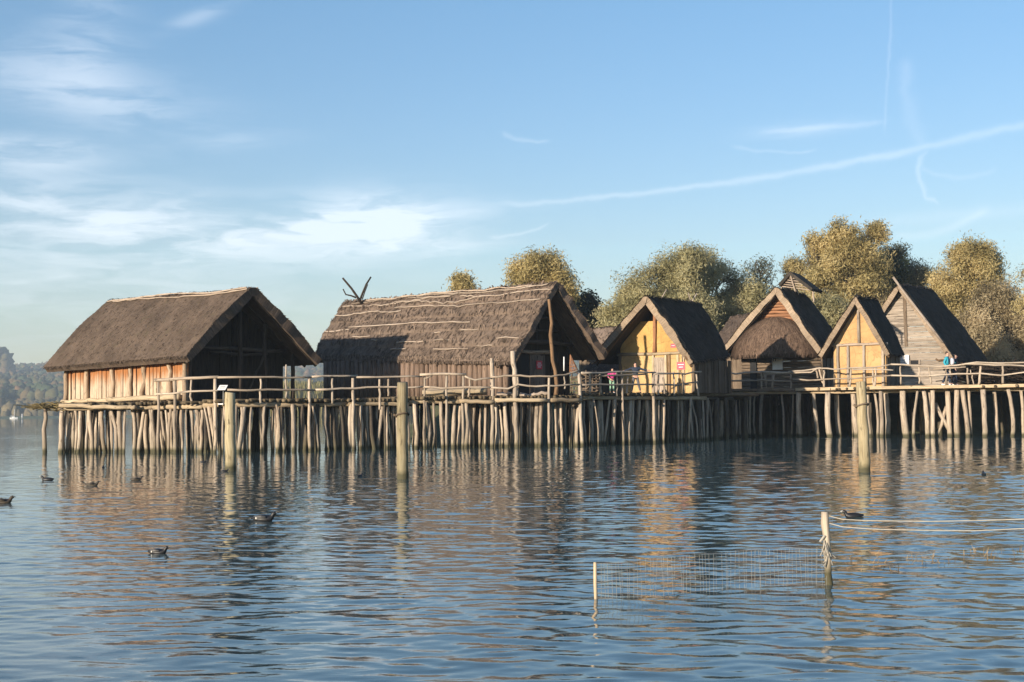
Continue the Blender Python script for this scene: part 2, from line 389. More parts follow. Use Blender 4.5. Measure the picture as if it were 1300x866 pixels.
cd = bpy.data.cameras.new('camera'); cam = bpy.data.objects.new('camera', cd); COL.objects.link(cam); SC.camera = cam
cd.sensor_width = 36; cd.lens = F / 1300 * 36; cd.clip_start = .1; cd.clip_end = 9000
mt = Matrix(((_r[0], _u[0], -_fw[0], EYE[0]), (_r[1], _u[1], -_fw[1], EYE[1]), (_r[2], _u[2], -_fw[2], EYE[2]), (0, 0, 0, 1)))
cam.matrix_world = mt
SC.view_settings.view_transform = 'Standard'; SC.view_settings.look = 'None'; SC.view_settings.gamma = 1; SC.view_settings.exposure = 0.8
SC.view_settings.use_curve_mapping = False
SC.render.engine = 'CYCLES'
SC.cycles.use_denoising = True
SC.cycles.max_bounces = 6; SC.cycles.volume_bounces = 0; SC.cycles.transparent_max_bounces = 8
SC.cycles.caustics_reflective = False; SC.cycles.caustics_refractive = False
SC.cycles.sample_clamp_indirect = 6.0

# ------------------------------------------------------------------ water
def water():
    rows = []
    y = 2.2
    while y < 260: rows.append(y); y *= 1.0025
    while y < 4200: rows.append(y); y *= 1.02
    Y = np.array(rows); nr = len(Y)
    nc = 880
    t = np.linspace(-1, 1, nc)
    X = (.55 * Y[:, None] + 9) * t[None, :]; YY = np.repeat(Y[:, None], nc, 1)
    Z = np.zeros_like(X)
    r = np.random.default_rng(3)
    gust = vnoise(X * .06 + 3, YY * .035 + 1) + .5 * vnoise(X * .17 + 9, YY * .11)
    gust = np.clip(.85 + 1.1 * gust, .3, 1.6)
    near = np.clip((X + .02 * YY + 8) / 20, 0, 1) * .5 + .6
    ddx = (1.1 * YY + 18) / nc; ddy = .0025 * YY
    for i in range(80):
        lam = .15 * (13.0 ** (i / 79.0)) * (0.9 + .2 * r.random())
        th = R(78) + r.normal() * .62 + (math.pi if r.random() < .3 else 0)
        if r.random() < .22: th = r.random() * 6.28
        k = 2 * math.pi / lam; kx, ky = k * math.cos(th), k * math.sin(th)
        slope = .0125 * (lam / .36) ** (-.85 if lam > .36 else .2)
        amp = slope / k * 1.0
        fade = np.clip((lam / (np.maximum(ddx * abs(math.cos(th)) * 1, ddy * abs(math.sin(th)) * 1) + 1e-6) - 2.0) / 2.0, 0, 1)
        ph = r.random() * 6.28
        wob = .9 * vnoise(X * .35 + i * 7.3, YY * .35 + i * 3.1) * 2.2
        loc = np.clip(1 + 1.6 * vnoise(X * .22 / max(lam, .3) + i * 5.7, YY * .22 / max(lam, .3) + i * 1.9), .1, 2)
        Z += amp * fade * loc * np.sin(kx * X + ky * YY + ph + wob)
    Z *= gust * near * np.interp(YY, [5, 14, 30, 48, 62, 120], [.9, .95, 1.0, .95, .9, 1.1])
    V = np.stack([X, YY, Z], -1).reshape(-1, 3)
    i, j = np.meshgrid(np.arange(nr - 1), np.arange(nc - 1), indexing='ij')
    a = (i * nc + j).ravel()
    Q = np.stack([a, a + 1, a + nc + 1, a + nc], 1)
    mb = MB(); mb.addq(V, Q, np.zeros((len(Q) * 4, 2)))
    e0 = 0
    # flat water outside the rippled fan
    def quad(p): mb.add([(x, y, -.002) for x, y in p], [tuple(range(len(p)))])
    y0, ye = rows[0], rows[-1]; w0, we = .55 * y0 + 9, .55 * ye + 9
    quad([(-4200, -120), (4200, -120), (4200, y0), (w0, y0), (-w0, y0), (-4200, y0)])
    quad([(-4200, y0), (-w0, y0), (-we, ye), (-4200, ye)]); quad([(w0, y0), (4200, y0), (4200, ye), (we, ye)])
    m, nt, b = new_mat('lake_water')
    pos = nt.nodes.new('ShaderNodeNewGeometry').outputs['Position']
    b.inputs['Base Color'].default_value = (.062, .1, .104, 1)
    b.inputs['Roughness'].default_value = .03; b.inputs['IOR'].default_value = 1.333
    n1 = noise(nt, mapped(nt, pos, (2.2, 3.4, 1)), 1.6, 4, .55)
    bp = N(nt, 'ShaderNodeBump', Strength=.16, Distance=.02); nt.links.new(n1, bp.inputs['Height']); nt.links.new(bp.outputs[0], b.inputs['Normal'])
    o = mb.build('water', m, smooth=True)
    tag(o, kind='structure')

water()

# ------------------------------------------------------------------ land, hills, far shore
def lerp(a, b, t): return np.asarray(a, float) * (1 - t) + np.asarray(b, float) * t
def grid_obj(name, xs, ys, zf, mat, **kw):
    X, Y = np.meshgrid(xs, ys); Z = zf(X, Y)
    nc = len(xs); nr = len(ys)
    V = np.stack([X, Y, Z], -1).reshape(-1, 3)
    i, j = np.meshgrid(np.arange(nr - 1), np.arange(nc - 1), indexing='ij'); a = (i * nc + j).ravel()
    Q = np.stack([a, a + 1, a + nc + 1, a + nc], 1)
    mb = MB(); mb.addq(V, Q, np.zeros((len(Q) * 4, 2)))
    return mb.build(name, mat, smooth=True)
m, nt, b = new_mat('bank_soil')
oc = nt.nodes.new('ShaderNodeTexCoord').outputs['Object']
nt.links.new(ramp(nt, noise(nt, oc, .6, 6, .7), [(.3, (.03, .03, .015)), (.5, (.06, .07, .025)), (.7, (.12, .1, .05))]), b.inputs['Base Color'])
b.inputs['Roughness'].default_value = .95
M['soil'] = m
def shorez(X, Y):
    edge = 85.5 + .3 * np.clip(X - 12, 0, 20) + 1.5 * vnoise(X * .08, Y * 0 + 4)
    left = np.clip((X + 8 + (Y - 86) * .03) / 4, 0, 1)
    return -.8 + 3.35 * np.clip((Y - edge) / 8, 0, 1) * left + .25 * vnoise(X * .3, Y * .3)
tag(grid_obj('ground', np.linspace(-16, 90, 70), np.linspace(80, 330, 130), shorez, M['soil']), kind='structure')

def hillz(X, Y):
    d = np.clip((Y - 1000) / 1050, 0, 1.6)
    z = 4 + 54 * (d ** 1.1) * (1 + .16 * vnoise(X / 330 + 5, Y / 420)) + 12 * vnoise(X / 170, Y / 260) * d
    return np.where(Y < 1010, -1.0 + (Y - 985) * .12, z * np.clip((Y - 1005) / 60, .05, 1)) 
m, nt, b = new_mat('meadow')
pos = nt.nodes.new('ShaderNodeNewGeometry').outputs['Position']
nt.links.new(ramp(nt, noise(nt, pos, .008, 5, .6), [(.35, (.05, .07, .025)), (.5, (.09, .12, .04)), (.68, (.14, .13, .05))]), b.inputs['Base Color']); b.inputs['Roughness'].default_value = .95
M['meadow'] = m
tag(grid_obj('hills', np.linspace(-1500, 1700, 110), np.concatenate([np.linspace(985, 1100, 12), np.linspace(1120, 2700, 60)]), hillz, M['meadow']), kind='structure')

def blob_mesh(sub):
    import bmesh
    bm = bmesh.new(); bmesh.ops.create_icosphere(bm, subdivisions=sub, radius=1)
    V = np.array([v.co[:] for v in bm.verts]); Fc = np.array([[v.index for v in f.verts] for f in bm.faces]); bm.free()
    return V, Fc
BV, BF = blob_mesh(2)
def crowns(name, P, Rr, mat, kind='stuff', **kw):
    n = len(P); r = np.random.default_rng(len(P))
    V = np.repeat(BV[None], n, 0) * (1 + .25 * r.normal(size=(n, len(BV), 1)))
    V = V * Rr[:, None, None] * np.array([1, 1, 1.15]) + P[:, None, :]
    mb = MB()
    L = (BF[None] + (np.arange(n) * len(BV))[:, None, None]).reshape(-1, 3)
    mb.V.append(V.reshape(-1, 3)); mb.n = n * len(BV)
    mb.L.append(L.ravel()); mb.T.append(np.full(len(L), 3)); mb.U.append(np.zeros((len(L) * 3, 2))); mb.M.append(np.zeros(len(L), int))
    o = mb.build(name, mat, smooth=True)
    return tag(o, kind=kind, **kw)
def far_leaf(name, cs):
    m, nt, b = new_mat(name)
    g = nt.nodes.new('ShaderNodeNewGeometry')
    n = noise(nt, g.outputs['Position'], .02, 3)
    v = mth(nt, 'ADD', mth(nt, 'MULTIPLY', g.outputs['Random Per Island'], .6), mth(nt, 'MULTIPLY', n, .5))
    col = ramp(nt, v, [(.2, cs[0]), (.45, cs[1]), (.65, cs[2]), (.85, cs[3])])
    n2 = noise(nt, g.outputs['Position'], .5, 4, .7)
    col = mixc(nt, 1.0, col, ramp(nt, n2, [(.3, (.55, .55, .55)), (.7, (1.3, 1.3, 1.3))]), 'MULTIPLY')
    nt.links.new(col, b.inputs['Base Color']); b.inputs['Roughness'].default_value = .9
    return m
M['forest'] = far_leaf('far_forest_leaves', [(.03, .05, .02), (.055, .07, .025), (.1, .085, .03), (.15, .085, .035)])
M['shorewood'] = far_leaf('shore_tree_leaves', [(.06, .06, .03), (.11, .09, .045), (.16, .12, .06), (.17, .14, .06)])
def scatter():
    r = np.random.default_rng(11)
    P = []; S = []
    for _ in range(26000):
        x = r.uniform(-1150, 1150); y = 1220 + 1150 * r.random() ** 1.1
        if abs(x + .3 * y) > 280 and abs(x + .135 * y) > 130 and r.random() > .3: continue
        if vnoise(x / 90 + 31, y / 110) < -.27: continue
        s = r.uniform(3, 6.5); P.append((x, y, float(hillz(np.array(x), np.array(y))) + s * .7)); S.append(s)
    tag(crowns('far_forest', np.array(P), np.array(S), M['forest']), 'hazy autumn forest covering the far hillside across the lake', 'forest')
    P = []; S = []
    for _ in range(1100):
        x = r.uniform(-560, 80); y = r.uniform(1012, 1075); s = r.uniform(2.2, 5.0)
        P.append((x, y, float(hillz(np.array(x), np.array(y))) + s * .6)); S.append(s)
    tag(crowns('shore_trees', np.array(P), np.array(S), M['shorewood']), 'low brown wood and reeds along the far lake shore', 'far wood')
scatter()
# clump of taller trees on the hill's left shoulder
def hilltrees():
    r = np.random.default_rng(5)
    P = []; S = []
    for k in range(46):
        px = r.uniform(-45, 13); Y = 1900 + r.uniform(-30, 30); top = 441 + max(0, (px - 4)) * 1.4 + r.uniform(0, 8)
        s = r.uniform(6, 9); q = atY(px, top, Y); P.append((q[0], q[1], q[2] - s)); S.append(s); P.append((q[0], q[1] , q[2] - 2.2 * s)); S.append(s * 1.15); P.append((q[0], q[1] , q[2] - 3.4 * s)); S.append(s * 1.15)
    tag(crowns('hilltop_trees', np.array(P), np.array(S), M['forest']), 'dark clump of taller wood on the hilltop at the far left', 'far wood')
hilltrees()
M['reed'] = leaf_mat('reed_leaves', [(.12, .11, .03), (.22, .19, .06), (.3, .25, .1)], .12, .2)
def blades(name, mat, pts, h, w, lean=.12, seed=1, **kw):
    r = np.random.default_rng(seed); n = len(pts)
    pts = np.asarray(pts, float); a = r.random(n) * math.pi
    hh = h * r.uniform(.6, 1.05, n); ww = w * r.uniform(.6, 1.2, n)
    d = np.stack([np.cos(a) * ww, np.sin(a) * ww, 0 * a], 1)
    tip = np.stack([r.normal(size=n) * lean * hh, r.normal(size=n) * lean * hh, hh], 1)
    V = np.stack([pts - d, pts + d, pts + tip + d * .25, pts + tip - d * .25], 1).reshape(-1, 3)
    Q = np.arange(n * 4).reshape(-1, 4)
    mb = MB(); mb.addq(V, Q, np.zeros((n * 4, 2)))
    return tag(mb.build(name, mat), **kw)
r0 = np.random.default_rng(21)
def reedbed():
    n = 14000
    x = r0.uniform(-110, 60, n); y = 548 + r0.uniform(0, 40, n) + 5 * np.sin(x * .05)
    z = np.full(n, -.1) + (y - 548) * .07
    P = np.stack([x, y, z], 1)
    blades('reeds', M['reed'], P, 11.5 + 3.5 * vnoise(x * .05, y * .03), .5, .1, 2, label='yellow green reed bed in the gap between the two big houses', cat='reeds', kind='stuff')
    yy = np.linspace(546, 620, 8)
    tag(grid_obj('peninsula', np.linspace(-120, 70, 30), yy, lambda X, Y: -.5 + np.clip(Y - 546, 0, 42) * .06 + .2 * vnoise(X * .1, Y * .1), M['meadow']), kind='structure')
reedbed()

# haze
def haze():
    mb = MB(); mb.box((100, 1300, 70), (2600, 0, 0), (0, 1500, 0), (0, 0, 75))
    m = bpy.data.materials.new('haze_air'); m.use_nodes = True; nt = m.node_tree; nt.nodes.clear()
    out = nt.nodes.new('ShaderNodeOutputMaterial'); v = nt.nodes.new('ShaderNodeVolumePrincipled')
    v.inputs['Color'].default_value = (.7, .85, 1, 1); v.inputs['Density'].default_value = .00024; v.inputs['Anisotropy'].default_value = .0
    nt.links.new(v.outputs[0], out.inputs['Volume'])
    return tag(mb.build('haze', m), kind='stuff', label='pale blue haze over the lake', cat='haze')

# ------------------------------------------------------------------ thatched roofs
class House: pass
def house_frame(P):
    H = House(); H.P = P
    a = (P['ridge'] - P['apex'])[:2]; H.Lr = float(np.linalg.norm(a)); H.a = a / H.Lr
    H.n = np.array([H.a[1], -H.a[0]]); H.A = P['apex'][:2]
    f = lambda k: float((P[k][:2] - H.A) @ H.n)
    H.hl0, H.hl1, H.hr0, H.hr1 = -f('el'), -f('elr'), f('er'), f('err')
    return H
def plan(H, i, h): return H.A + H.a * i + H.n * h
def rz(H, i, h):                                      # z of the outer thatch face
    s = np.clip(i / H.Lr, -.2, 1.2); P = H.P
    zr = P['apex'][2] * (1 - s) + P['ridge'][2] * s
    if h < 0: ze = P['el'][2] * (1 - s) + P['elr'][2] * s; hw = H.hl0 * (1 - s) + H.hl1 * s
    else: ze = P['er'][2] * (1 - s) + P['err'][2] * s; hw = H.hr0 * (1 - s) + H.hr1 * s
    return zr - (zr - ze) * abs(h) / hw
def p3(H, i, h, z): return np.array([*plan(H, i, h), z])

def roof(H, mat, thick=.32, parent=None, seed=1, tufts=30, course=0, courses=5, bulge=.08, rough=.05, name='roof', fringe=1.0, tl=.3, tw=.05, verge=None, lift=.05):
    P = H.P; r = np.random.default_rng(seed)
    Lf = np.linalg.norm(P['ridge'] - P['apex']); Sl = np.linalg.norm(P['apex'] - P['el'])
    nf = np.cross(P['elr'] - P['el'], P['apex'] - P['el']); nf /= np.linalg.norm(nf)
    if nf[2] < 0: nf = -nf
    nb = np.cross(P['err'] - P['er'], P['apex'] - P['er']); nb /= np.linalg.norm(nb)
    if nb[2] < 0: nb = -nb
    def surf(s, w, disp=True):
        s = np.asarray(s, float); w = np.asarray(w, float)
        aw = np.sqrt(w * w + .0012) - .0347 * np.exp(-np.abs(w) * 9)*0
        aw = np.clip(aw, 0, 1.2)
        E1 = P['el'][None] * (1 - s[:, None]) + P['elr'][None] * s[:, None]
        E2 = P['er'][None] * (1 - s[:, None]) + P['err'][None] * s[:, None]
        Rg = P['apex'][None] * (1 - s[:, None]) + P['ridge'][None] * s[:, None]
        E = np.where((w < 0)[:, None], E1, E2)
        t = 1 - aw
        pos = E * (1 - t[:, None]) + Rg * t[:, None]
        k = np.clip(w * 6 + .5, 0, 1)[:, None]
        nn = nf[None] * (1 - k) + nb[None] * k; nn /= np.linalg.norm(nn, axis=1)[:, None]
        d = bulge * np.sin(np.pi * np.clip(t, 0, 1)) + rough * (vnoise(s * Lf * 1.1 + seed * 13, w * Sl * .9) * 1.6 + .8 * vnoise(s * Lf * 3.1, w * Sl * 2.2 + seed) + .6 * vnoise(s * Lf * 8, w * Sl * 3))
        if course: d = d - course * ((t * courses + .15 * vnoise(s * Lf * .8, w * 0 + seed)) % 1.0) 
        # verge wobble
        ax = (P['ridge'] - P['apex']); ax = ax / np.linalg.norm(ax)
        e = np.exp(-s * Lf * 1.5) - np.exp(-(1 - s) * Lf * 1.5)
        pos = pos + ax[None] * (e * rough * 2.2 * vnoise(w * Sl * 2.3 + seed * 3, s * 0 + 2))[:, None]
        return pos + nn * (d if disp else 0 * d)[:, None], nn
    nu = int(max(20, Lf * 7)); nv = int(max(40, Sl * 14)); nv += nv % 2
    s = np.linspace(0, 1, nu); w = np.linspace(-1, 1, nv)
    S, Wd = np.meshgrid(s, w, indexing='ij'); sf, wf = S.ravel(), Wd.ravel()
    top, nn = surf(sf, wf)
    bot0, _ = surf(sf, wf, False)
    bot = bot0 - nn * thick * (1 + .15 * vnoise(sf * Lf * 2, wf * Sl * 2))[:, None]
    uvt = np.stack([sf * Lf, wf * Sl], 1)
    i, j = np.meshgrid(np.arange(nu - 1), np.arange(nv - 1), indexing='ij'); a = (i * nv + j).ravel()
    Q = np.stack([a, a + nv, a + nv + 1, a + 1], 1)
    mb = MB()
    n0 = nu * nv
    Qb = Q[:, ::-1] + n0
    allV = np.concatenate([top, bot])
    QQ = [Q, Qb]; UU = [uvt[Q].reshape(-1, 2), uvt[Qb - n0].reshape(-1, 2)]
    strips = []
    def strip(idx):
        idx = np.asarray(idx); q = np.stack([idx[:-1], idx[1:], idx[1:] + n0, idx[:-1] + n0], 1)
        ln = np.arange(len(idx)) * .1
        u = np.stack([np.stack([ln[:-1], 0 * ln[:-1]], 1), np.stack([ln[1:], 0 * ln[1:]], 1), np.stack([ln[1:], 0 * ln[1:] + .3], 1), np.stack([ln[:-1], 0 * ln[:-1] + .3], 1)], 1)
        strips.append((q, u.reshape(-1, 2)))
    strip(np.arange(nv)[::-1]); strip((nu - 1) * nv + np.arange(nv)); strip(np.arange(nu) * nv); strip((np.arange(nu) * nv + nv - 1)[::-1])
    mb.addq(allV, np.concatenate(QQ), np.concatenate(UU))
    nb_ = mb.n - len(allV)
    for q, u in strips: mb.addq(np.zeros((0, 3)), q + nb_ - mb.n, u, 1)
    # straw tufts lying on the slopes
    def tuft(sv, wv, ln, wd, lift, out=None, mi=0):
        n = len(sv)
        p, nn = surf(sv, wv)
        q, _ = surf(sv, np.sign(wv) * (np.abs(wv) + .02))
        dn = q - p; dn /= np.linalg.norm(dn, axis=1)[:, None] + 1e-9
        if out is not None: dn = dn * (1 - out[1]) + out[0] * out[1]
        side = np.cross(nn, dn); side /= np.linalg.norm(side, axis=1)[:, None] + 1e-9
        dn = dn + side * r.normal(size=n)[:, None] * .22
        l = ln * r.uniform(.5, 1.3, n)[:, None]; w_ = wd * r.uniform(.5, 1.4, n)[:, None]
        b0 = p - dn * l * .5 - nn * .02; b1 = p + dn * l * .5 + nn * lift * r.uniform(.2, 1.4, n)[:, None]
        V = np.stack([b0 - side * w_, b0 + side * w_, b1 + side * w_ * .5, b1 - side * w_ * .5], 1).reshape(-1, 3)
        uo = r.random(n) * 50; vo = r.random(n) * 50
        z = np.zeros(n)
        uv = np.stack([np.stack([uo, vo], 1), np.stack([uo + .1, vo], 1), np.stack([uo + .1, vo + .3], 1), np.stack([uo, vo + .3], 1)], 1).reshape(-1, 2)
        mb.addq(V, np.arange(n * 4).reshape(-1, 4), uv, mi)
    nt_ = int(tufts * Lf * Sl * 2)
    tuft(r.random(nt_), r.uniform(-1, 1, nt_), tl, tw, lift)
    ne = int(Lf * 70 * fringe)
    for sg in (-1, 1):                                # eaves
        tuft(r.random(ne), sg * (1 - r.random(ne) * .03), .3, .025, -.04)
    nvg = int(Sl * 60 * fringe)
    ax = (P['ridge'] - P['apex']); ax = ax / np.linalg.norm(ax)
    for sv, sgn in ((0.0, -1), (1.0, 1)):             # verges
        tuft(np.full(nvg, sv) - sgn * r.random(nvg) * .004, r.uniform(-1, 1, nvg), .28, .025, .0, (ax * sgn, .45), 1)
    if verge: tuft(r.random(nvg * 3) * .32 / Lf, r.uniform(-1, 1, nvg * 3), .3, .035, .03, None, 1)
    nr_ = int(Lf * 40 * fringe)
    tuft(r.random(nr_), r.uniform(-.06, .06, nr_), .3, .04, .07)
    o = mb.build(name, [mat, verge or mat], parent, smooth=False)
    H.surf = surf
    return o

def wob(a, b, n=6, amp=.05, seed=None):
    r = rng if seed is None else np.random.default_rng(seed)
    t = np.linspace(0, 1, n)[:, None]
    p = np.asarray(a, float) * (1 - t) + np.asarray(b, float) * t
    q = r.normal(size=(n, 3)) * amp; q[0] *= .3; q[-1] *= .3
    return p + q
def pole(name, mat, parent, a, b, r0=.06, r1=None, n=6, amp=.03, sides=8):
    mb = MB(); r1 = r0 if r1 is None else r1
    mb.tube(wob(a, b, n, amp), np.linspace(r0, r1, n) * (1 + .08 * rng.normal(size=n)), sides)
    return mb.build(name, mat, parent, smooth=True)
def surf_pole(H, parent, w, s0, s1, mat, r=.035, off=.05, n=14, amp=.02, name='thatch_pole'):
    s = np.linspace(s0, s1, n); ww = w + rng.normal(size=n) * amp * .3 + amp * np.sin(np.linspace(0, rng.uniform(4, 9), n) + rng.random() * 6)
    p, nn = H.surf(s, ww)
    mb = MB(); mb.tube(p + nn * off, np.full(n, r) * (1 + .15 * rng.normal(size=n)), 6)
    return mb.build(name, mat, parent, smooth=True)

def vplanks(mb, A, B, z0, zf, w=.22, d=.06, jit=.02, gap=.01, round_=False, lean=0.01):
    A, B = np.asarray(A, float), np.asarray(B, float); L = np.linalg.norm(B - A); t = (B - A) / L; o = np.array([t[1], -t[0]])
    u = 0.0
    while u < L - .02:
        ww = min(w * rng.uniform(.7, 1.3), L - u)
        c = A + t * (u + ww / 2) + o * rng.normal() * jit
        z1 = zf(u + ww / 2) + rng.uniform(-.02, .02)
        if z1 > z0 + .05:
            c2 = c + t * rng.normal() * lean * (z1 - z0)
            if round_:
                mb.tube([(*c, z0), (*lerp(c, c2, .5), (z0 + z1) / 2), (*c2, z1)], [ww / 2, ww / 2 * .98, ww / 2 * .93], 7)
            else:
                mb.plank((*c, z0), (*c2, z1), ww - gap, d, (*t, 0))
        u += ww
def hlogs(mb, H, i, h0f, h1f, z0, z1, r=.1, round_=True, d=.04, jit=.015):
    z = z0 + r
    while z < z1:
        h0, h1 = h0f(z), h1f(z)
        if h1 - h0 > .1:
            a = p3(H, i + rng.normal() * jit, h0, z + rng.normal() * .01); b_ = p3(H, i + rng.normal() * jit, h1, z + rng.normal() * .01)
            if round_: mb.tube(wob(a, b_, 4, .01), r * rng.uniform(.95, 1.08), 7)
            else: mb.plank(a, b_, 2 * r - .012, d, (0, 0, 1))
        z += 2 * r
def side_h(H, i, z, sgn, thick=.35):                  # half-width of the inside of the roof at height z
    s = np.clip(i / H.Lr, 0, 1); P = H.P
    zr = P['apex'][2] * (1 - s) + P['ridge'][2] * s - thick
    ze = (P['el'] if sgn < 0 else P['er'])[2] - thick; hw = H.hl0 if sgn < 0 else H.hr0
    return np.clip((zr - z) / (zr - ze), 0, 2) * hw

def mkpts(**k):
    return {a: atY(*b) for a, b in k.items()}

# ================================================================== HOUSE with the plain brown roof (far left)
P1 = mkpts(apex=(322, 363, 66), ridge=(140, 379, 73.4), el=(236, 451, 63.2), er=(408, 456, 68.8), elr=(55, 466, 70.5), err=(222, 466, 76.2))
H1 = house_frame(P1)
Z1 = 2.16
h1 = thing('thatched_house', 'large stilt house with smooth brown thatch and a pale orange stained plank wall', 'house', (*plan(H1, 5, 0), Z1), 'thatched stilt houses')
rf = roof(H1, M['thatch1'], .34, h1, 1, tufts=34, bulge=.14, rough=.035, fringe=.8, tl=.26, tw=.03, lift=.018)
for w, s0, s1 in ((-.04, .02, .98), (-.085, .0, .93), (.05, 0, 1)): surf_pole(H1, rf, w, s0, s1, M['withy'], .035, .06, 22, .018, 'ridge_pole')
i0, i1, hw1 = .75, 10.4, 2.95
mb = MB(); vplanks(mb, plan(H1, i1, -hw1), plan(H1, i0, -hw1), Z1 + .02, lambda u: rz(H1, i0, -hw1) - .3, .19, .06, .03, .018)
mb.build('plank_wall', M['plank1'], h1)
for k, i in enumerate((10.2, 8.35, 6.35, 4.9, 3.9, 1.95, .82)):
    q = plan(H1, i, -hw1 - .13); pole('wall_post', M['postwood'], h1, (*q, Z1 - .05), (*(q + rng.normal(size=2) * .06), rz(H1, i, -hw1) - .28), .11, .1, 6, .03)
pole('sill_beam', M['beam'], h1, p3(H1, 10.3, -hw1 - .22, Z1 + .1), p3(H1, 6.2, -hw1 - .22, Z1 + .1), .1, .1, 8, .02)
pole('sill_beam', M['beam'], h1, p3(H1, 6.4, -hw1 - .3, Z1 + .16), p3(H1, 1.0, -hw1 - .3, Z1 + .2), .11, .12, 8, .02)
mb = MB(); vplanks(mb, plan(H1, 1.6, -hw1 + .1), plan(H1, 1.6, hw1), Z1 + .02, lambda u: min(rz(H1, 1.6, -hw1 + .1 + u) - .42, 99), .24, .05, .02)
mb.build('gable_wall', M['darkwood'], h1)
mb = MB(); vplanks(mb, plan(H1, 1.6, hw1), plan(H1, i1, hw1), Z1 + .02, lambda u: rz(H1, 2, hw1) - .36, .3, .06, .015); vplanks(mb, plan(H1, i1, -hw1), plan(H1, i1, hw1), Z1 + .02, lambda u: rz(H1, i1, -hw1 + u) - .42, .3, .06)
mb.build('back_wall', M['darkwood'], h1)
for h in (-hw1 + .15, -.1, 1.35, hw1): pole('gable_post', M['gablewood'], h1, p3(H1, i0 + .15, h, Z1), p3(H1, i0 + .15, h + .04, rz(H1, i0 + .1, h) - .4), .1, .09)
pole('tie_beam', M['gablewood'], h1, p3(H1, i0 + .28, -2.6, 4.5), p3(H1, i0 + .28, 2.6, 4.45), .09, .08)
pole('tie_beam', M['gablewood'], h1, p3(H1, i0 + .3, -1.6, 4.3), p3(H1, i0 + .3, 1.6, 4.28), .06, .05)
for sg in (-1, 1):
    hh = H1.hl0 if sg < 0 else H1.hr0
    for off in (.12, .9):
        pole('rafter', M['gablewood'], h1, p3(H1, off, sg * hh * .96, rz(H1, off, sg * hh * .96) - .43), p3(H1, off, sg * .05, rz(H1, off, 0) - .5), .07, .06)
pole('brace', M['gablewood'], h1, p3(H1, i0 + .2, .3, Z1 + .1), p3(H1, i0 + .2, 1.3, 4.2), .05, .05)
mb = MB(); mb.plank(p3(H1, 5, -3, Z1 - .02), p3(H1, 5, 3, Z1 - .02), 9, .04, (*H1.a, 0)); mb.build('floor', M['darkwood'], h1)

# ================================================================== HOUSE with pale poles on its thatch (middle)
D = 2.1
P2 = mkpts(apex=(708, 355, 72 - D), ridge=(437, 381, 81.5 - D), el=(650, 458, 69.6 - D), er=(771, 451, 74.4 - D), elr=(394, 456, 79.3 - D), err=(502, 460, 84.2 - D))
H2 = house_frame(P2); Z2 = 2.28
h2 = thing('thatched_house', 'long stilt house with shaggy thatch striped by pale poles and horns on its ridge', 'house', (*plan(H2, 6, 0), Z2), 'thatched stilt houses')
rf = roof(H2, M['thatch2'], .3, h2, 2, tufts=46, course=.06, courses=5, bulge=.1, rough=.06, fringe=1.5, tl=.38, tw=.042, lift=.035)
for w, s0, s1, amp in ((-.07, .06, .62, .02), (-.06, .38, .97, .018), (-.13, .02, .55, .03), (-.17, .25, .72, .03), (-.14, .6, 1.0, .02), (-.24, .3, .98, .025), (-.27, 0.0, .35, .02), (-.5, .12, .72, .008), (.06, 0, 1, .02),
                       (-.02, .1, .9, .015)):
    surf_pole(H2, rf, w, 1 - s1, 1 - s0, M['withy'], .033, .045, 24, amp)
for w, s0, s1 in ((-.56, .0, .14), (-.62, .7, .78), (-.64, .58, .61), (-.73, .88, .98), (-.76, .42, .55), (-.75, .6, .68), (-.85, .4, .48), (-.86, .62, .78), (-.66, .17, .26), (-.82, .8, .88), (-.72, .28, .31)):
    surf_pole(H2, rf, w, 1 - s1, 1 - s0, M['withy'], .03, .04, 6, .006)
i0, i1, hw2 = .75, 13.2, 2.7
mb = MB(); vplanks(mb, plan(H2, i1, -hw2), plan(H2, i0, -hw2), Z2 + .02, lambda u: rz(H2, i0, -hw2) - .28, .3, .06, .02, round_=True)
M['logwall'] = wood('upright_log_wood', (.09, .058, .042), (.2, .14, .105), (.31, .225, .17))
mb.build('log_wall', M['logwall'], h2, smooth=True)
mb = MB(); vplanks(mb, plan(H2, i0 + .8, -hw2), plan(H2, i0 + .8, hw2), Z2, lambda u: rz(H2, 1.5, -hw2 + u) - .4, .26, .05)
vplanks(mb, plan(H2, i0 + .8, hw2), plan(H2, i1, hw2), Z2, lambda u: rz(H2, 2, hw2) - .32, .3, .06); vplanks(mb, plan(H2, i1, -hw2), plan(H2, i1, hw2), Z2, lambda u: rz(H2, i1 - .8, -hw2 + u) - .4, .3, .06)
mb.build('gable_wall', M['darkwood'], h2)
q = p3(H2, i0 + .7, -1.5, Z2); 
mb = MB(); mb.plank(p3(H2, i0 + .72, -1.35, Z2 + 1.0), p3(H2, i0 + .72, -.45, Z2 + 1.0), 1.95, .05, (0, 0, 1)); door = mb.build('doorway', M['black'], h2)  # black board painting the dark inside the doorway
M['doorwood'] = wood('grey_door_wood', (.1, .075, .06), (.2, .155, .125), (.28, .22, .18))
mb = MB(); vplanks(mb, plan(H2, i0 + .68, -.42), plan(H2, i0 + .68, .75), Z2 + .05, lambda u: Z2 + 1.95, .25, .04, .004); mb.build('door', M['doorwood'], h2)
pole('lintel', M['postwood'], h2, p3(H2, i0 + .62, -1.6, Z2 + 2.08), p3(H2, i0 + .62, 1.2, Z2 + 2.1), .09)
pole('tie_beam', M['gablewood'], h2, p3(H2, i0 + .4, -2.7, Z2 + 2.55), p3(H2, i0 + .4, 2.7, Z2 + 2.5), .1)
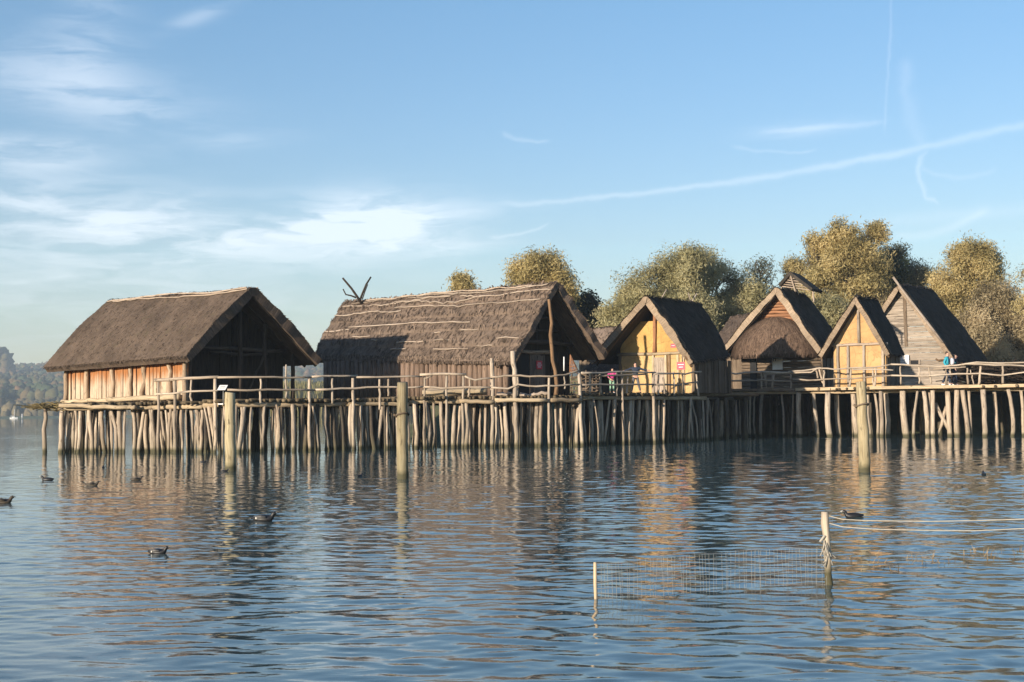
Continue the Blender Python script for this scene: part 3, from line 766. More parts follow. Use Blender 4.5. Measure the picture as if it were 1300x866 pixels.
for z in (3.1, 3.7, 4.3): pole('cross_pole', M['gablewood'], h2, p3(H2, i0 + .55, -side_h(H2, 1, Z2 + z, -1) + .3, Z2 + z), p3(H2, i0 + .55, side_h(H2, 1, Z2 + z, 1) - .3, Z2 + z), .06)
q0, q1 = atY(655, 506, 66.9), atY(651, 446, 67.0); pole('corner_post', M['pile'], h2, q0, q1, .13, .1, 6, .02)
q0, q1 = atY(706, 503, 68.4), atY(697, 380, 68.4); pole('centre_post', M['brownwood'], h2, q0, q1, .1, .07, 9, .05)
q0, q1 = atY(625, 506, 66.5), atY(624, 455, 66.6); pole('wall_post', M['pile'], h2, q0, q1, .09, .09, 5, .02)
for sg in (-1, 1):
    hh = H2.hl0 if sg < 0 else H2.hr0
    for off in (.15, 1.1): pole('rafter', M['gablewood'], h2, p3(H2, off, sg * hh * .96, rz(H2, off, sg * hh * .96) - .4), p3(H2, off, sg * .05, rz(H2, off, 0) - .45), .07, .06)
mb = MB(); mb.plank(p3(H2, 6.5, -2.8, Z2 - .02), p3(H2, 6.5, 2.8, Z2 - .02), 12, .04, (*H2.a, 0)); mb.build('floor', M['darkwood'], h2)
# ridge horns: crossed forked branches
YR = 78.0
for pts, r_ in (([(459, 385), (453, 376), (446, 366), (435, 353)], .08), ([(452, 378), (446, 375.5), (439, 374), (435.5, 367)], .05), ([(456, 384), (460, 373), (465, 361), (471, 351.5)], .065), ([(460, 380), (463, 371), (467, 361)], .035)):
    mb = MB(); mb.tube([atY(*p, YR) for p in pts], np.linspace(r_, r_ * .7, len(pts)), 6); mb.build('ridge_branch', M['darkwood'], h2, smooth=True)
# short timber lying along the wall foot
t = thing('log_bench', 'pale split log bench lying along the wall of the middle house behind the handrail', 'bench', atY(585, 503, 66.0))
mb = MB(); mb.tube(wob(atY(536, 500, 65.9), atY(618, 497, 66.1), 8, .02), .2, 8, flat=.8); mb.build('seat', M['beam'], t, smooth=True)
mb = MB(); mb.tube(wob(atY(541, 493, 66.2), atY(570, 497, 66.2), 5, .02), .1, 8); mb.build('back_log', M['withy'], t, smooth=True)
t = thing('driftwood', 'pale crooked driftwood logs lying on the deck edge before the dark doorway', 'driftwood', atY(690, 502, 66.0))
for a, b_ in (((630, 499), (652, 501)), ((660, 500), (678, 501)), ((676, 501), (697, 499))):
    mb = MB(); mb.tube(wob(atY(*a, 66), atY(*b_, 66), 6, .04), .08, 7); mb.build('log', M['withy'], t, smooth=True)

# ================================================================== yellow house
P3 = mkpts(apex=(820, 374, 73), ridge=(889, 384, 78.7), el=(747, 457, 74.15), er=(881, 459, 71.85), elr=(812, 458, 79.9), err=(926, 452, 77.6))
H3 = house_frame(P3); Z3 = 2.38
h3 = thing('clay_house', 'yellow clay house with a red sign and a brown post under its gable peak', 'house', (*plan(H3, 3, 0), Z3), 'clay walled houses')
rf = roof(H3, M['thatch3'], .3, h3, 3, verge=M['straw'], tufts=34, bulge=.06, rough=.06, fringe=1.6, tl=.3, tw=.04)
i0, i1, hw3 = 1.05, 5.9, 1.95
def gable_panel(H, i, hl, hr, z0, z1, mat, parent, name, d=.16, thick=.4):
    hs = []
    V = []; zs = np.linspace(z0, z1, 8)
    mb = MB()
    lo, hi = [], []
    for z in zs:
        lo.append(-min(hl, side_h(H, i, z, -1, thick))); hi.append(min(hr, side_h(H, i, z, 1, thick)))
    for k in range(len(zs)):
        for ii in (i, i + d):
            V.append(p3(H, ii, lo[k], zs[k])); V.append(p3(H, ii, hi[k], zs[k]))
    fs = []
    for k in range(len(zs) - 1):
        a, b_ = 4 * k, 4 * (k + 1)
        fs += [(a, a + 1, b_ + 1, b_), (a + 3, a + 2, b_ + 2, b_ + 3), (a + 2, a, b_, b_ + 2), (a + 1, a + 3, b_ + 3, b_ + 1)]
    fs += [(0, 2, 3, 1), (4 * len(zs) - 4, 4 * len(zs) - 3, 4 * len(zs) - 1, 4 * len(zs) - 2)]
    mb.add(V, fs)
    return mb.build(name, mat, parent)
zb3 = float(atY(822, 448, 72.8)[2]); zt3 = float(atY(815, 407, 73.4)[2])
gable_panel(H3, i0, hw3, hw3, Z3, zb3 - .06, M['yellow'], h3, 'clay_wall')
gable_panel(H3, i0, hw3, hw3, zb3 + .06, zt3, M['orange'], h3, 'gable_wall')
gable_panel(H3, i0 + .35, hw3, hw3, zt3 + .02, P3['apex'][2] - .6, M['darkwood'], h3, 'gable_opening')  # dark panel stands for the shade inside the open gable
pole('tie_beam', M['beam'], h3, p3(H3, i0 - .03, -hw3 - .15, zb3), p3(H3, i0 - .03, hw3 + .1, zb3), .085, .085, 6, .01)
pole('gable_post', M['redlog'], h3, p3(H3, i0 - .05, -.05, zb3 + .05), p3(H3, i0 - .05, .0, P3['apex'][2] - .5), .1, .08, 5, .02)
for sg in (-1, 1):
    mb = MB(); vplanks(mb, plan(H3, i0 + .1, sg * hw3), plan(H3, i1, sg * hw3), Z3, lambda u: rz(H3, 2, sg * hw3) - .36, .25, .06, .02); mb.build('side_wall', M['log'], h3)
    pole('corner_post', M['log'], h3, p3(H3, i0 + .02, sg * (hw3 + .02), Z3), p3(H3, i0 + .02, sg * (hw3 + .02), zb3), .09)
    hh = H3.hl0 if sg < 0 else H3.hr0
    pole('rafter', M['brownwood'], h3, p3(H3, .15, sg * hh * .95, rz(H3, .15, sg * hh * .95) - .4), p3(H3, .15, sg * .05, rz(H3, .15, 0) - .45), .07)
mb = MB(); vplanks(mb, plan(H3, i1, -hw3), plan(H3, i1, hw3), Z3, lambda u: rz(H3, i1, -hw3 + u) - .4, .25, .06); mb.build('back_wall', M['log'], h3)
# door with frame
def hpx(H, px, i):                                    # lateral offset in the gable plane for a photo column
    d = ray(px, 460); best = None
    o = plan(H, i, 0); A_ = np.array([[d[0], -H.n[0]], [d[1], -H.n[1]]]); t_, h_ = np.linalg.solve(A_, o - EYE[:2]); return float(h_)
hd0, hd1 = hpx(H3, 830, i0), hpx(H3, 846, i0)
mb = MB(); vplanks(mb, plan(H3, i0 - .05, hd0 + .05), plan(H3, i0 - .05, hd1 - .05), Z3 + .05, lambda u: zb3 - .2, .2, .04, .004); dr = mb.build('door', M['withy'], h3)
mb = MB()
for h in (hd0, hd1): mb.plank(p3(H3, i0 - .06, h, Z3 + .02), p3(H3, i0 - .06, h, zb3 - .09), .1, .1, (*H3.n, 0))
mb.build('frame', M['beam'], dr)
for px in (850, 861, 868):
    h = hpx(H3, px, i0); mb = MB(); mb.plank(p3(H3, i0 - .03, h, Z3 + .02), p3(H3, i0 - .03, h, zb3 - .09), .11, .09, (*H3.n, 0)); mb.build('wall_post', M['brownwood'] if px == 850 else M['beam'], h3)
for s_, w_ in ((.28, -1), (.8, 1), (.85, -1)):
    p, nn = H3.surf(np.array([s_]), np.array([.02 * w_])); pole('ridge_stick', M['withy'], h3, p[0] - np.array([0, 0, .1]), p[0] + np.array([.32 * w_ * H3.n[0] * -1 + .1, .1, .5]), .035, .03, 3, .01)

# ================================================================== log house with the half-round front thatch
P4 = mkpts(apex=(985, 362, 86), ridge=(1022, 372, 90.3), el=(912, 446, 87.5), er=(1043, 445, 84.5), elr=(950, 448, 91.8), err=(1077, 447, 88.8))
H4 = house_frame(P4); Z4 = 2.66
h4 = thing('log_house', 'dark log house with a half round thatch apron under its gable', 'house', (*plan(H4, 2.5, 0), Z4))
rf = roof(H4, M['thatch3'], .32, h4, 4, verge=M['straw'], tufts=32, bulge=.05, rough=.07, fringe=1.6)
hw4 = 2.4
zg = float(atY(987, 404, 86)[2])
mb = MB(); hlogs(mb, H4, .8, lambda z: -side_h(H4, .8, z, -1, .4), lambda z: side_h(H4, .8, z, 1, .4), zg - .6, P4['apex'][2] - .75, .09); mb.build('gable_wall', M['redlog'], h4, smooth=True)
mb = MB(); hlogs(mb, H4, .6, lambda z: -hw4, lambda z: hw4, Z4, Z4 + 2.1, .09); mb.build('log_wall', M['log'], h4, smooth=True)
for sg in (-1, 1):
    mb = MB(); vplanks(mb, plan(H4, .6, sg * hw4), plan(H4, 4.4, sg * hw4), Z4, lambda u: rz(H4, 2, sg * hw4) - .4, .3, .1); mb.build('side_wall', M['log'], h4)
    hh = H4.hl0 if sg < 0 else H4.hr0
    pole('rafter', M['beam'], h4, p3(H4, .1, sg * hh * .95, rz(H4, .1, sg * hh * .95) - .42), p3(H4, .1, sg * .05, rz(H4, .1, 0) - .45), .07)
h0, h1_ = hpx(H4, 952, .4), hpx(H4, 960, .4)
mb = MB(); mb.plank(p3(H4, .44, (h0 + h1_) / 2, Z4 + .02), p3(H4, .44, (h0 + h1_) / 2, Z4 + 1.8), abs(h1_ - h0), .06, (*H4.n, 0)); mb.build('doorway', M['black'], h4)  # black board in place of the shaded opening
def apron():
    mb = MB(); nu, nv = 44, 26
    c = p3(H4, .75, hpx(H4, 984, .6), 0); zt = float(atY(987, 401, 85.5)[2]); zb = float(atY(985, 448, 83.5)[2])
    r = np.random.default_rng(9)
    th = np.linspace(-math.pi / 2 - .15, math.pi / 2 + .15, nu); v = np.linspace(0, 1, nv)
    T, Vv_ = np.meshgrid(th, v, indexing='ij')
    rad = .3 + 2.35 * np.sin(Vv_ * math.pi / 2 * .95) ** .95
    dn = rad * (1 + .02 * vnoise(T * 6, Vv_ * 9))
    f = -H4.a; n = H4.n
    def pt(dn, T, z): return np.stack([c[0] + n[0] * np.sin(T) * dn * 1.02 + f[0] * np.cos(T) * dn * .66, c[1] + n[1] * np.sin(T) * dn * 1.02 + f[1] * np.cos(T) * dn * .66, z], -1).reshape(-1, 3)
    zz = zt - (zt - zb) * Vv_ ** 1.35 + .04 * vnoise(T * 9, Vv_ * 12)
    top = pt(dn, T, zz); bot = pt(np.maximum(dn - .22, .05), T, zz - .22 - .08 * Vv_ * 0)
    i, j = np.meshgrid(np.arange(nu - 1), np.arange(nv - 1), indexing='ij'); a = (i * nv + j).ravel()
    Q = np.stack([a, a + nv, a + nv + 1, a + 1], 1); uvt = np.stack([T * 2, Vv_ * 3], -1).reshape(-1, 2)
    mb.addq(top, Q, uvt[Q].reshape(-1, 2)); mb.addq(bot, Q[:, ::-1], uvt[Q[:, ::-1]].reshape(-1, 2))
    e = np.arange(nu) * nv + nv - 1
    V = np.concatenate([top[e], bot[e]]); k = np.arange(nu - 1); q = np.stack([k, k + nu, k + nu + 1, k + 1], 1)
    mb.addq(V, q, np.tile([[0, 0], [0, .2], [.1, .2], [.1, 0]], (len(q), 1)))
    n_ = 1800; t_ = r.uniform(th[0], th[-1], n_); v_ = r.random(n_) ** .7
    def P_(t_, v_): 
        rd = .3 + 2.35 * np.sin(np.minimum(v_, 1.02) * math.pi / 2 * .95) ** .95 + .02
        return pt(rd, t_, zt - (zt - zb) * v_ ** 1.35 + .02)
    p = P_(t_, v_); q = P_(t_ + r.normal(size=n_) * .02, v_ + .1); w_ = np.stack([np.cos(t_) * n[0] - np.sin(t_) * f[0], np.cos(t_) * n[1] - np.sin(t_) * f[1], 0 * t_], 1) * .035
    V = np.stack([p - w_, p + w_, q + w_ * .5, q - w_ * .5], 1).reshape(-1, 3)
    uo = r.random(n_) * 50
    uv = np.stack([np.stack([uo, uo], 1), np.stack([uo + .1, uo], 1), np.stack([uo + .1, uo + .3], 1), np.stack([uo, uo + .3], 1)], 1).reshape(-1, 2)
    mb.addq(V, np.arange(n_ * 4).reshape(-1, 4), uv)
    mb.build('front_thatch', M['thatch4'], h4)
apron()
# lattice smoke vent on the ridge
va = H4.a; vn = H4.n
vt = MB()
pv = [atY(1003, 347, 88.2), atY(1030, 367, 87.5), atY(990, 362, 89.0)]
e = np.array([*(va * 1.7), -.05])
for a_, b_ in ((pv[0], pv[1]), (pv[0], pv[2])):
    d_ = (b_ - a_); mid = (a_ + b_) / 2 + e / 2; nn_ = np.cross(d_, e); nn_ /= np.linalg.norm(nn_)
    vt.box(mid, d_ / 2 * 1.08, e / 2 * 1.1, nn_ * .09)
vv = vt.build('smoke_vent', M['thatch3'], h4)
mb = MB()
for k in range(5):
    t_ = .2 + k * .18; a_ = lerp(pv[0], pv[1], t_) + np.array([*(va * .15), -.12]); b_ = lerp(pv[0], pv[2], t_) + np.array([*(va * .15), -.12]); mb.tube([a_, b_], .04, 6)
mb.tube([pv[0] + np.array([*(va * .05), -.1]), (pv[1] + pv[2]) / 2 + np.array([0, 0, -.3])], .05, 6)
mb.build('lattice', M['withy'], vv)
for p_ in (pv[1], pv[2], (pv[1] + pv[2]) / 2):
    pole('post', M['withy'], vv, p_ + np.array([*(va * .3), -.05]), p_ + np.array([*(va * .3), -.75]), .05)

# ================================================================== small ochre house
P5 = mkpts(apex=(1086, 374, 80.5), ridge=(1113, 379, 84.5), el=(1038, 451, 81.3), er=(1130, 449, 79.7), elr=(1067, 452, 85.2), err=(1149, 450, 83.5))
H5 = house_frame(P5); Z5 = 2.66
h5 = thing('clay_house', 'narrow ochre clay house with a pale crossbeam and upright posts, beside the plank house', 'house', (*plan(H5, 2, 0), Z5), 'clay walled houses')
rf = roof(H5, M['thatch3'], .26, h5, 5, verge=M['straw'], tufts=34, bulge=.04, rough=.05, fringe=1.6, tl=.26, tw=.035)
zb5 = float(atY(1090, 437, 80.6)[2]); hw5 = 1.42
gable_panel(H5, .6, hw5, hw5, Z5, zb5 - .05, M['yellow2'], h5, 'clay_wall', thick=.3)
gable_panel(H5, .6, hw5, hw5, zb5 + .05, P5['apex'][2] - .45, M['yellow2'], h5, 'gable_wall', thick=.3)
pole('tie_beam', M['withy'], h5, p3(H5, .55, -hw5 - .15, zb5), p3(H5, .55, hw5 + .12, zb5), .075, .075, 6, .01)
pole('gable_post', M['greyplank'], h5, p3(H5, .55, .0, zb5 + .05), p3(H5, .55, -.02, P5['apex'][2] - .42), .085, .07, 4, .01)
for px in (1064, 1077, 1097, 1121):
    h = hpx(H5, px, .55); pole('wall_post', M['greyplank'], h5, p3(H5, .54, h, Z5), p3(H5, .54, h, zb5 - .05), .09, .08, 4, .015)
for sg in (-1, 1):
    mb = MB(); vplanks(mb, plan(H5, .7, sg * hw5), plan(H5, 3.6, sg * hw5), Z5, lambda u: rz(H5, 2, sg * hw5) - .3, .25, .08); mb.build('side_wall', M['log'], h5)
    hh = H5.hl0 if sg < 0 else H5.hr0
    pole('rafter', M['brownwood'], h5, p3(H5, .12, sg * hh * .95, rz(H5, .12, sg * hh * .95) - .34), p3(H5, .12, sg * .04, rz(H5, .12, 0) - .36), .055)

# ================================================================== grey plank house
P6 = mkpts(apex=(1141, 358, 96), ridge=(1181, 364, 104.4), el=(1073, 463, 98.3), er=(1213, 458, 93.7), elr=(1116, 464, 106.5), err=(1254, 456, 101.8))
H6 = house_frame(P6); Z6 = 2.66
h6 = thing('plank_house', 'grey house of weathered horizontal boards with a tiny hatch window near the right end', 'house', (*plan(H6, 2, 0), Z6))
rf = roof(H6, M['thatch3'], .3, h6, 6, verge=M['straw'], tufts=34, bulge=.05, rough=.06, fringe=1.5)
mb = MB(); hlogs(mb, H6, .7, lambda z: -min(3.0, side_h(H6, .7, z, -1, .35)), lambda z: min(3.0, side_h(H6, .7, z, 1, .35)), Z6, P6['apex'][2] - .5, .085, False, .05, .012); mb.build('board_wall', M['greyplank'], h6)
mb = MB(); mb.plank(p3(H6, .64, hpx(H6, 1151, .64), float(atY(1151, 439, 95.5)[2])), p3(H6, .64, hpx(H6, 1150, .64), P6['apex'][2] - .8), .2, .06, (*H6.n, 0)); mb.build('batten', M['log'], h6)
hwn = hpx(H6, 1161, .64); zw = float(atY(1161, 459.5, 95.5)[2])
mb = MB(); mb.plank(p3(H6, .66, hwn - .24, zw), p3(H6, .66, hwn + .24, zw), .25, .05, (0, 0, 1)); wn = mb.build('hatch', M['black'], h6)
for s_ in (-1, 1):
    mb = MB(); mb.plank(p3(H6, .63, hwn + s_ * .32, zw - .15), p3(H6, .63, hwn + s_ * .32, zw + .15), .12, .07, (*H6.n, 0)); mb.build('jamb', M['withy'], wn)
pole('corner_post', M['log'], h6, p3(H6, .62, 2.75, Z6), p3(H6, .62, 2.75, Z6 + 1.9), .05)
pole('rafter_end', M['brownwood'], h6, p3(H6, .6, 2.1, Z6 + 1.95), p3(H6, .3, 3.1, Z6 + 1.8), .06)
pole('barge_pole', M['withy'], h6, atY(1134, 352, 95.5), atY(1197, 435, 93.6), .08, .08, 6, .02)
for sg in (-1, 1):
    mb = MB(); vplanks(mb, plan(H6, .8, sg * 3.0), plan(H6, 3.6, sg * 3.0), Z6, lambda u: rz(H6, 2, sg * 3.0) - .35, .3, .08); mb.build('side_wall', M['log'], h6)

# ================================================================== low thatched roofs glimpsed behind
def back_house(pts, name, label, z0, seed, mat='thatch2'):
    P = mkpts(**pts); H = house_frame(P)
    t = thing(name, label, 'house', (*plan(H, H.Lr / 2, 0), z0))
    roof(H, M[mat], .28, t, seed, tufts=22, rough=.05, fringe=1)
    hw = min(H.hl0, H.hr0) * .72
    for nm, a, b_ in (('wall', (.5, -hw), (H.Lr - .5, -hw)), ('wall', (.5, hw), (H.Lr - .5, hw)), ('gable_wall', (.5, -hw), (.5, hw)), ('gable_wall', (H.Lr - .5, -hw), (H.Lr - .5, hw))):
        mb = MB(); A_, B_ = plan(H, *a), plan(H, *b_)
        vplanks(mb, A_, B_, z0, (lambda u: rz(H, a[0], hw) - .35) if nm == 'wall' else (lambda u: rz(H, a[0], -hw + u) - .4), .3, .08); mb.build(nm, M['log'], t)
    return t
back_house(dict(apex=(800, 412, 90), ridge=(748, 416, 92), el=(792, 446, 87.5), er=(812, 445, 92.5), elr=(736, 449, 89.5), err=(760, 449, 94.5)), 'thatched_hut', 'thatched hut half hidden behind the left eave of the yellow house', 2.6, 31)
back_house(dict(apex=(795, 450, 81.5), ridge=(756, 453, 82.5), el=(788, 475, 79.8), er=(800, 474, 83.2), elr=(740, 477, 80.8), err=(766, 474, 84)), 'thatched_shelter', 'low thatched shelter between the dark gable and the yellow house', 2.4, 32, 'thatch4')
back_house(dict(apex=(976, 391, 97), ridge=(928, 402, 99), el=(962, 446, 93.5), er=(985, 440, 100.5), elr=(905, 441, 95.5), err=(935, 441, 102.5)), 'thatched_barn', 'brown thatched roof rising behind the left side of the log house', 2.7, 33, 'thatch2')

# ================================================================== platforms on piles
def platform(label, pxs, zf, back, npile_front, n_inner, seed, piles=None, beam=True, logr=.075, dark=.0, depth0=1.1, inner_dark=.93):
    r = np.random.default_rng(seed)
    front = []
    for px in pxs:
        Y = EYf(px); q = atY(px, 500, Y); front.append((q[0], Y))
    front = np.array(front); back = np.array(back, float)
    def along(L, t):
        d = np.concatenate([[0], np.cumsum(np.linalg.norm(np.diff(L, axis=0), axis=1))]); d /= d[-1]
        return np.array([np.interp(t, d, L[:, 0]), np.interp(t, d, L[:, 1])])
    Lf = np.linalg.norm(np.diff(front, axis=0), axis=1).sum()
    z = zf
    t = thing('platform', label, 'platform', (*front.mean(0), 0.0), 'wooden platforms on piles')
    mb = MB(); n = int(Lf / (logr * 2))
    for k in range(n):
        u = (k + .5) / n; a = along(front, u); b_ = along(back, u); d = (a - b_) / np.linalg.norm(a - b_)
        a = a + d * r.uniform(-.2, .3) * (1 if r.random() < .8 else 1.6); zz = z - logr + r.normal() * .012
        rr = logr * r.uniform(.85, 1.2)
        mb.tube([(*a, zz), (*lerp(a, b_, .12), zz + r.normal() * .01), (*lerp(a, b_, .5), zz), (*b_, zz)], [rr, rr, rr, rr], 6)
    mb.build('deck', M['deck'], t, smooth=True)
    zb = z - 2 * logr - .09
    for fr, nm in ((.02, 3), (.22, 2), (.5, 2), (.8, 2)):
        for q in range(nm):
            u0, u1 = q / nm, (q + 1) / nm + .03
            pts = [np.append(lerp(along(front, min(1, lerp(u0, u1, k))), along(back, min(1, float(lerp(u0, u1, k)))), fr), zb + r.normal() * .015) for k in np.linspace(0, 1, 5)]
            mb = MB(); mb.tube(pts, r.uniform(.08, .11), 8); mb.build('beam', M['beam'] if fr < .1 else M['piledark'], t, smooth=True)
    def pile(xy, z1, rad, lean, mat, bend=.03):
        mb = MB(); m = 7
        b0 = np.array([*(xy + lean), -.7]); t1 = np.array([*xy, z1])
        pts = np.linspace(0, 1, m)[:, None] * (t1 - b0) + b0
        w = np.zeros((m, 3)); ph = r.random() * 6; am = r.normal() * bend
        w[:, 0] = am * np.sin(np.linspace(0, 3.1, m)) * 2 + r.normal(size=m) * bend * .35; w[:, 1] = r.normal(size=m) * bend * .5
        w[-1] *= .2
        mb.tube(pts + w, rad * np.linspace(1.06, .94, m) * (1 + .05 * r.normal(size=m)), 9)
        mb.build('pile', mat, t, smooth=True)
    if piles is None:
        for k in range(npile_front):
            u = (k + .5 + r.uniform(-.38, .38)) / npile_front; a = along(front, u); b_ = along(back, u)
            fr = r.uniform(.01, .09); big = r.random() < .6
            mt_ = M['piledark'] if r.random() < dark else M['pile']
            q_ = lerp(a, b_, fr); rd_ = r.uniform(.07, .108) if big else r.uniform(.042, .065); ln_ = r.normal(size=2) * .13
            pile(q_, zb, rd_, ln_, mt_, .036)
            if r.random() < .13:                       # forked trunk: a second arm meeting the first low down
                pile(q_ + np.array([r.choice([-1, 1]) * r.uniform(.3, .5), .02]), zb, rd_ * .75, ln_ + 0, mt_, .03)
    else:
        for (pt_, pb_, w, yt, fr) in piles:            # columns measured in the photograph: top px, foot px, width px
            Y = EYf(pb_) + fr; xt = atY(pt_, 500, Y)[0]; xb = atY(pb_, 552, Y)[0]
            pile(np.array([xt, Y]), zb if yt is None else yt, w * .85 * Y / F / 2, np.array([(xb - xt) * 1.25, 0]), M['pile'], .04)
    for k in range(n_inner):
        u = r.random(); fr = r.uniform(depth0 / 9, .97); q = lerp(along(front, u), along(back, u), fr)
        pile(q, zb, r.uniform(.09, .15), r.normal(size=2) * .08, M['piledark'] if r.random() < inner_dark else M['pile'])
    return t
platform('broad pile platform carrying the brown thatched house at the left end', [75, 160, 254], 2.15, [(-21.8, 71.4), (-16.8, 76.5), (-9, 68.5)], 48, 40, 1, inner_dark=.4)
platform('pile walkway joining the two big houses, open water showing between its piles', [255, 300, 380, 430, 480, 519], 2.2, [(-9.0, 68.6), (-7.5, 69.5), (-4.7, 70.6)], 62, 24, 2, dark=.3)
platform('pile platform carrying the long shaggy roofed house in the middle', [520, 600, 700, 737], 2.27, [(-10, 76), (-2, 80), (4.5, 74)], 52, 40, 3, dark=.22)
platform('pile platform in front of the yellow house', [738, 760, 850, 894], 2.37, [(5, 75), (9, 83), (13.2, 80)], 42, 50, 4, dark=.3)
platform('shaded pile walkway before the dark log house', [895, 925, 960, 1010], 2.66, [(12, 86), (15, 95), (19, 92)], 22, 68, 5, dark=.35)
RP = [(1014, 1017, 8, None, .1), (1033, 1039, 6, None, .6), (1051, 1055, 9, None, 0), (1062, 1066, 8, None, 1.0), (1083, 1088, 8, None, .8), (1101, 1106, 7, None, 1.2), (1110, 1112, 4, None, .9), (1118, 1119, 6, None, 0), (1124, 1126, 8, None, .8), (1146, 1152, 10, None, .2), (1165, 1160, 4, None, .1),
      (1173, 1176, 7, None, .3), (1179, 1181, 6, None, .6), (1184, 1185, 7, None, 0), (1203, 1206, 8, None, .5), (1215, 1216, 8, None, .2), (1222, 1228, 7, None, .3), (1230, 1233, 5, None, .6), (1248, 1250, 8, None, 0), (1262, 1264, 6, None, 1.0), (1280, 1283, 6, None, .1), (1296, 1298, 5, None, .6), (1310, 1312, 8, None, 0), (1335, 1336, 7, None, .2)]
pf6 = platform('long pile walkway with a pale edge plank before the ochre and plank houses', [1011, 1045, 1118, 1185, 1250, 1350], 2.66, [(18, 96), (31, 110), (43, 102)], 0, 74, 6, piles=RP, dark=.5)
for a, b_ in (((1187, 512), (1211, 556)), ((1202, 516), (1190, 556))):
    q0, q1 = atY(*a, 78.3), atY(*b_, 78.3); pole('brace', M['pile'], pf6, q0, q1 + (q1 - q0) * .12, .1, .1, 5, .02)
mb = MB()
for a, b_ in ((1010, 1120), (1120, 1230), (1230, 1345)):
    A_, B_ = atY(a, 494, EYf(a) - .28), atY(b_, 490, EYf(b_) - .28); A_[2] = B_[2] = 2.6
    mb.plank(A_, B_, .16, .07, (0, 0, 1))
mb.build('edge_plank', M['beam'], pf6)
mb = MB()
for a, b_ in ((893, 925), (925, 960), (960, 1009)):
    A_, B_ = atY(a, 494, EYf(a) - .25), atY(b_, 494, EYf(b_) - .25); A_[2] = B_[2] = 2.6; mb.plank(A_, B_, .12, .06, (0, 0, 1))
mb.build('edge_plank', M['log'], [o for o in COL.objects if o.get('label', '').startswith('shaded pile')][0])
# pale bearer logs along the front edges
pf1 = [o for o in COL.objects if o.get('label', '').startswith('broad pile platform')][0]
for (a, ya), (b_, yb) in (((76, 515), (163, 517)), ((160, 517), (172, 517))):
    mb = MB(); mb.tube(wob(atY(a, ya, EYf(a) - .3), atY(b_, yb, EYf(b_) - .3), 7, .015), .09, 8); mb.build('bearer_log', M['beam'], pf1, smooth=True)
pf3 = [o for o in COL.objects if o.get('label', '').startswith('pile platform carrying the long')][0]
for (a, ya), (b_, yb) in (((583, 509), (628, 510)), ((628, 508), (694, 508)), ((700, 508), (738, 508))):
    mb = MB(); mb.tube(wob(atY(a, ya, EYf(a) - .35), atY(b_, yb, EYf(b_) - .35), 7, .015), .09, 8); mb.build('bearer_log', M['beam'], pf3, smooth=True)

# lone post with twigs at the far left
t = thing('nesting_post', 'thin lone post with a twig bundle on top, left of the village in open water', 'post', (*atZ(58, 572)[:2], 0))
Yp = EYf(60)
pole('post', M['pile'], t, atY(57, 519, Yp), atY(57, 585, Yp), .085, .1, 6, .02)
mb = MB(); r = np.random.default_rng(4)
for k in range(110):
    a = atY(r.uniform(46, 72), 516 + r.normal() * 1.6, Yp + r.normal() * .3); d = np.array([r.normal() * .35, r.normal() * .3, r.normal() * .06]); mb.tube([a - d, a + d * .2 + np.array([0, 0, r.normal() * .03]), a + d], .014, 4, cap=False)
mb.build('twig_bundle', M['reedbundle'], t)

# ================================================================== railings
def railing(label, posts, rails, dy=-.18, pr=.046, rr=.042, mat='rail'):
    px0 = posts[len(posts) // 2][0]; Y = EYf(px0) + dy
    t = thing('railing', label, 'railing', atY(px0, 505, Y), 'pole railings along the platforms')
    for p in posts:
        px, y0, y1 = p[0], p[1], p[2]; lean = p[3] if len(p) > 3 else 0; r_ = p[4] if len(p) > 4 else pr
        Y = EYf(px) + dy
        a = atY(px, y0, Y); b_ = atY(px + lean, 540 if y1 == 'w' else y1, Y)
        if y1 == 'w': b_ = a + (b_ - a) * (a[2] + .6) / (a[2] - b_[2])
        mb = MB(); mb.tube(wob(a, b_, 7, .018), np.linspace(r_ * .9, r_ * 1.1, 7), 8); mb.build('post', M[mat], t, smooth=True)
    for q in rails:
        rad = rr
        if isinstance(q[-1], float): rad = q[-1]; q = q[:-1]
        pts = [atY(x, y, EYf(x) + dy - .09) for x, y in q]
        fine_ = []
        for a, b_ in zip(pts[:-1], pts[1:]):
            m_ = max(2, int(np.linalg.norm(b_ - a) / .6))
            for k in range(m_): fine_.append(lerp(a, b_, k / m_) + rng.normal(size=3) * .012)
        fine_.append(pts[-1]); fine_ = np.array(fine_)
        mb = MB(); mb.tube(fine_, np.linspace(rad * 1.1, rad * .9, len(fine_)), 8); mb.build('rail', M[mat], t, smooth=True)
railing('straight pale railing running along the left house up to its gable corner', [(201, 482, 'w', 0, .06), (222, 483, 'w', 0, .07), (243, 482, 514), (273, 480, 'w', 0, .075)],
        [[(196, 483), (230, 481), (277, 478.5), .065], [(199, 500.5), (240, 497), (276, 496)]])
railing('plain railing across the dark open gable of the left house', [(331, 481, 512), (363, 463, 505, 0, .04), (393, 480, 'w', 0, .07), (422, 480, 512)],
        [[(277, 479), (330, 479), (400, 479)], [(288, 495), (340, 495), (400, 495.5)], [(396, 478.5), (422, 477.5), (454, 477)]])
railing('weathered railing along the shaded left half of the long house', [(448, 480, 'w', 0, .07), (482, 480, 520, 0, .05), (493, 481, 503)],
        [[(453, 478.5), (500, 478), (536, 478)], [(400, 495), (450, 493), (482, 491.5), (516, 492), (538, 491)]])
railing('sunlit railing on tall thin posts beside the pale log bench', [(539, 477, 'w', 0, .05), (567, 477, 'w', 0, .055), (588, 477, 'w', 0, .06), (597, 481, 504, -2), (625, 479, 'w', 0, .08)],
        [[(533, 475.5), (560, 475), (592, 475.5), .055], [(590, 478), (602, 482), (624, 480)], [(538, 491), (560, 493), (590, 492), (625, 492)], [(540, 481), (549, 477), .03]])
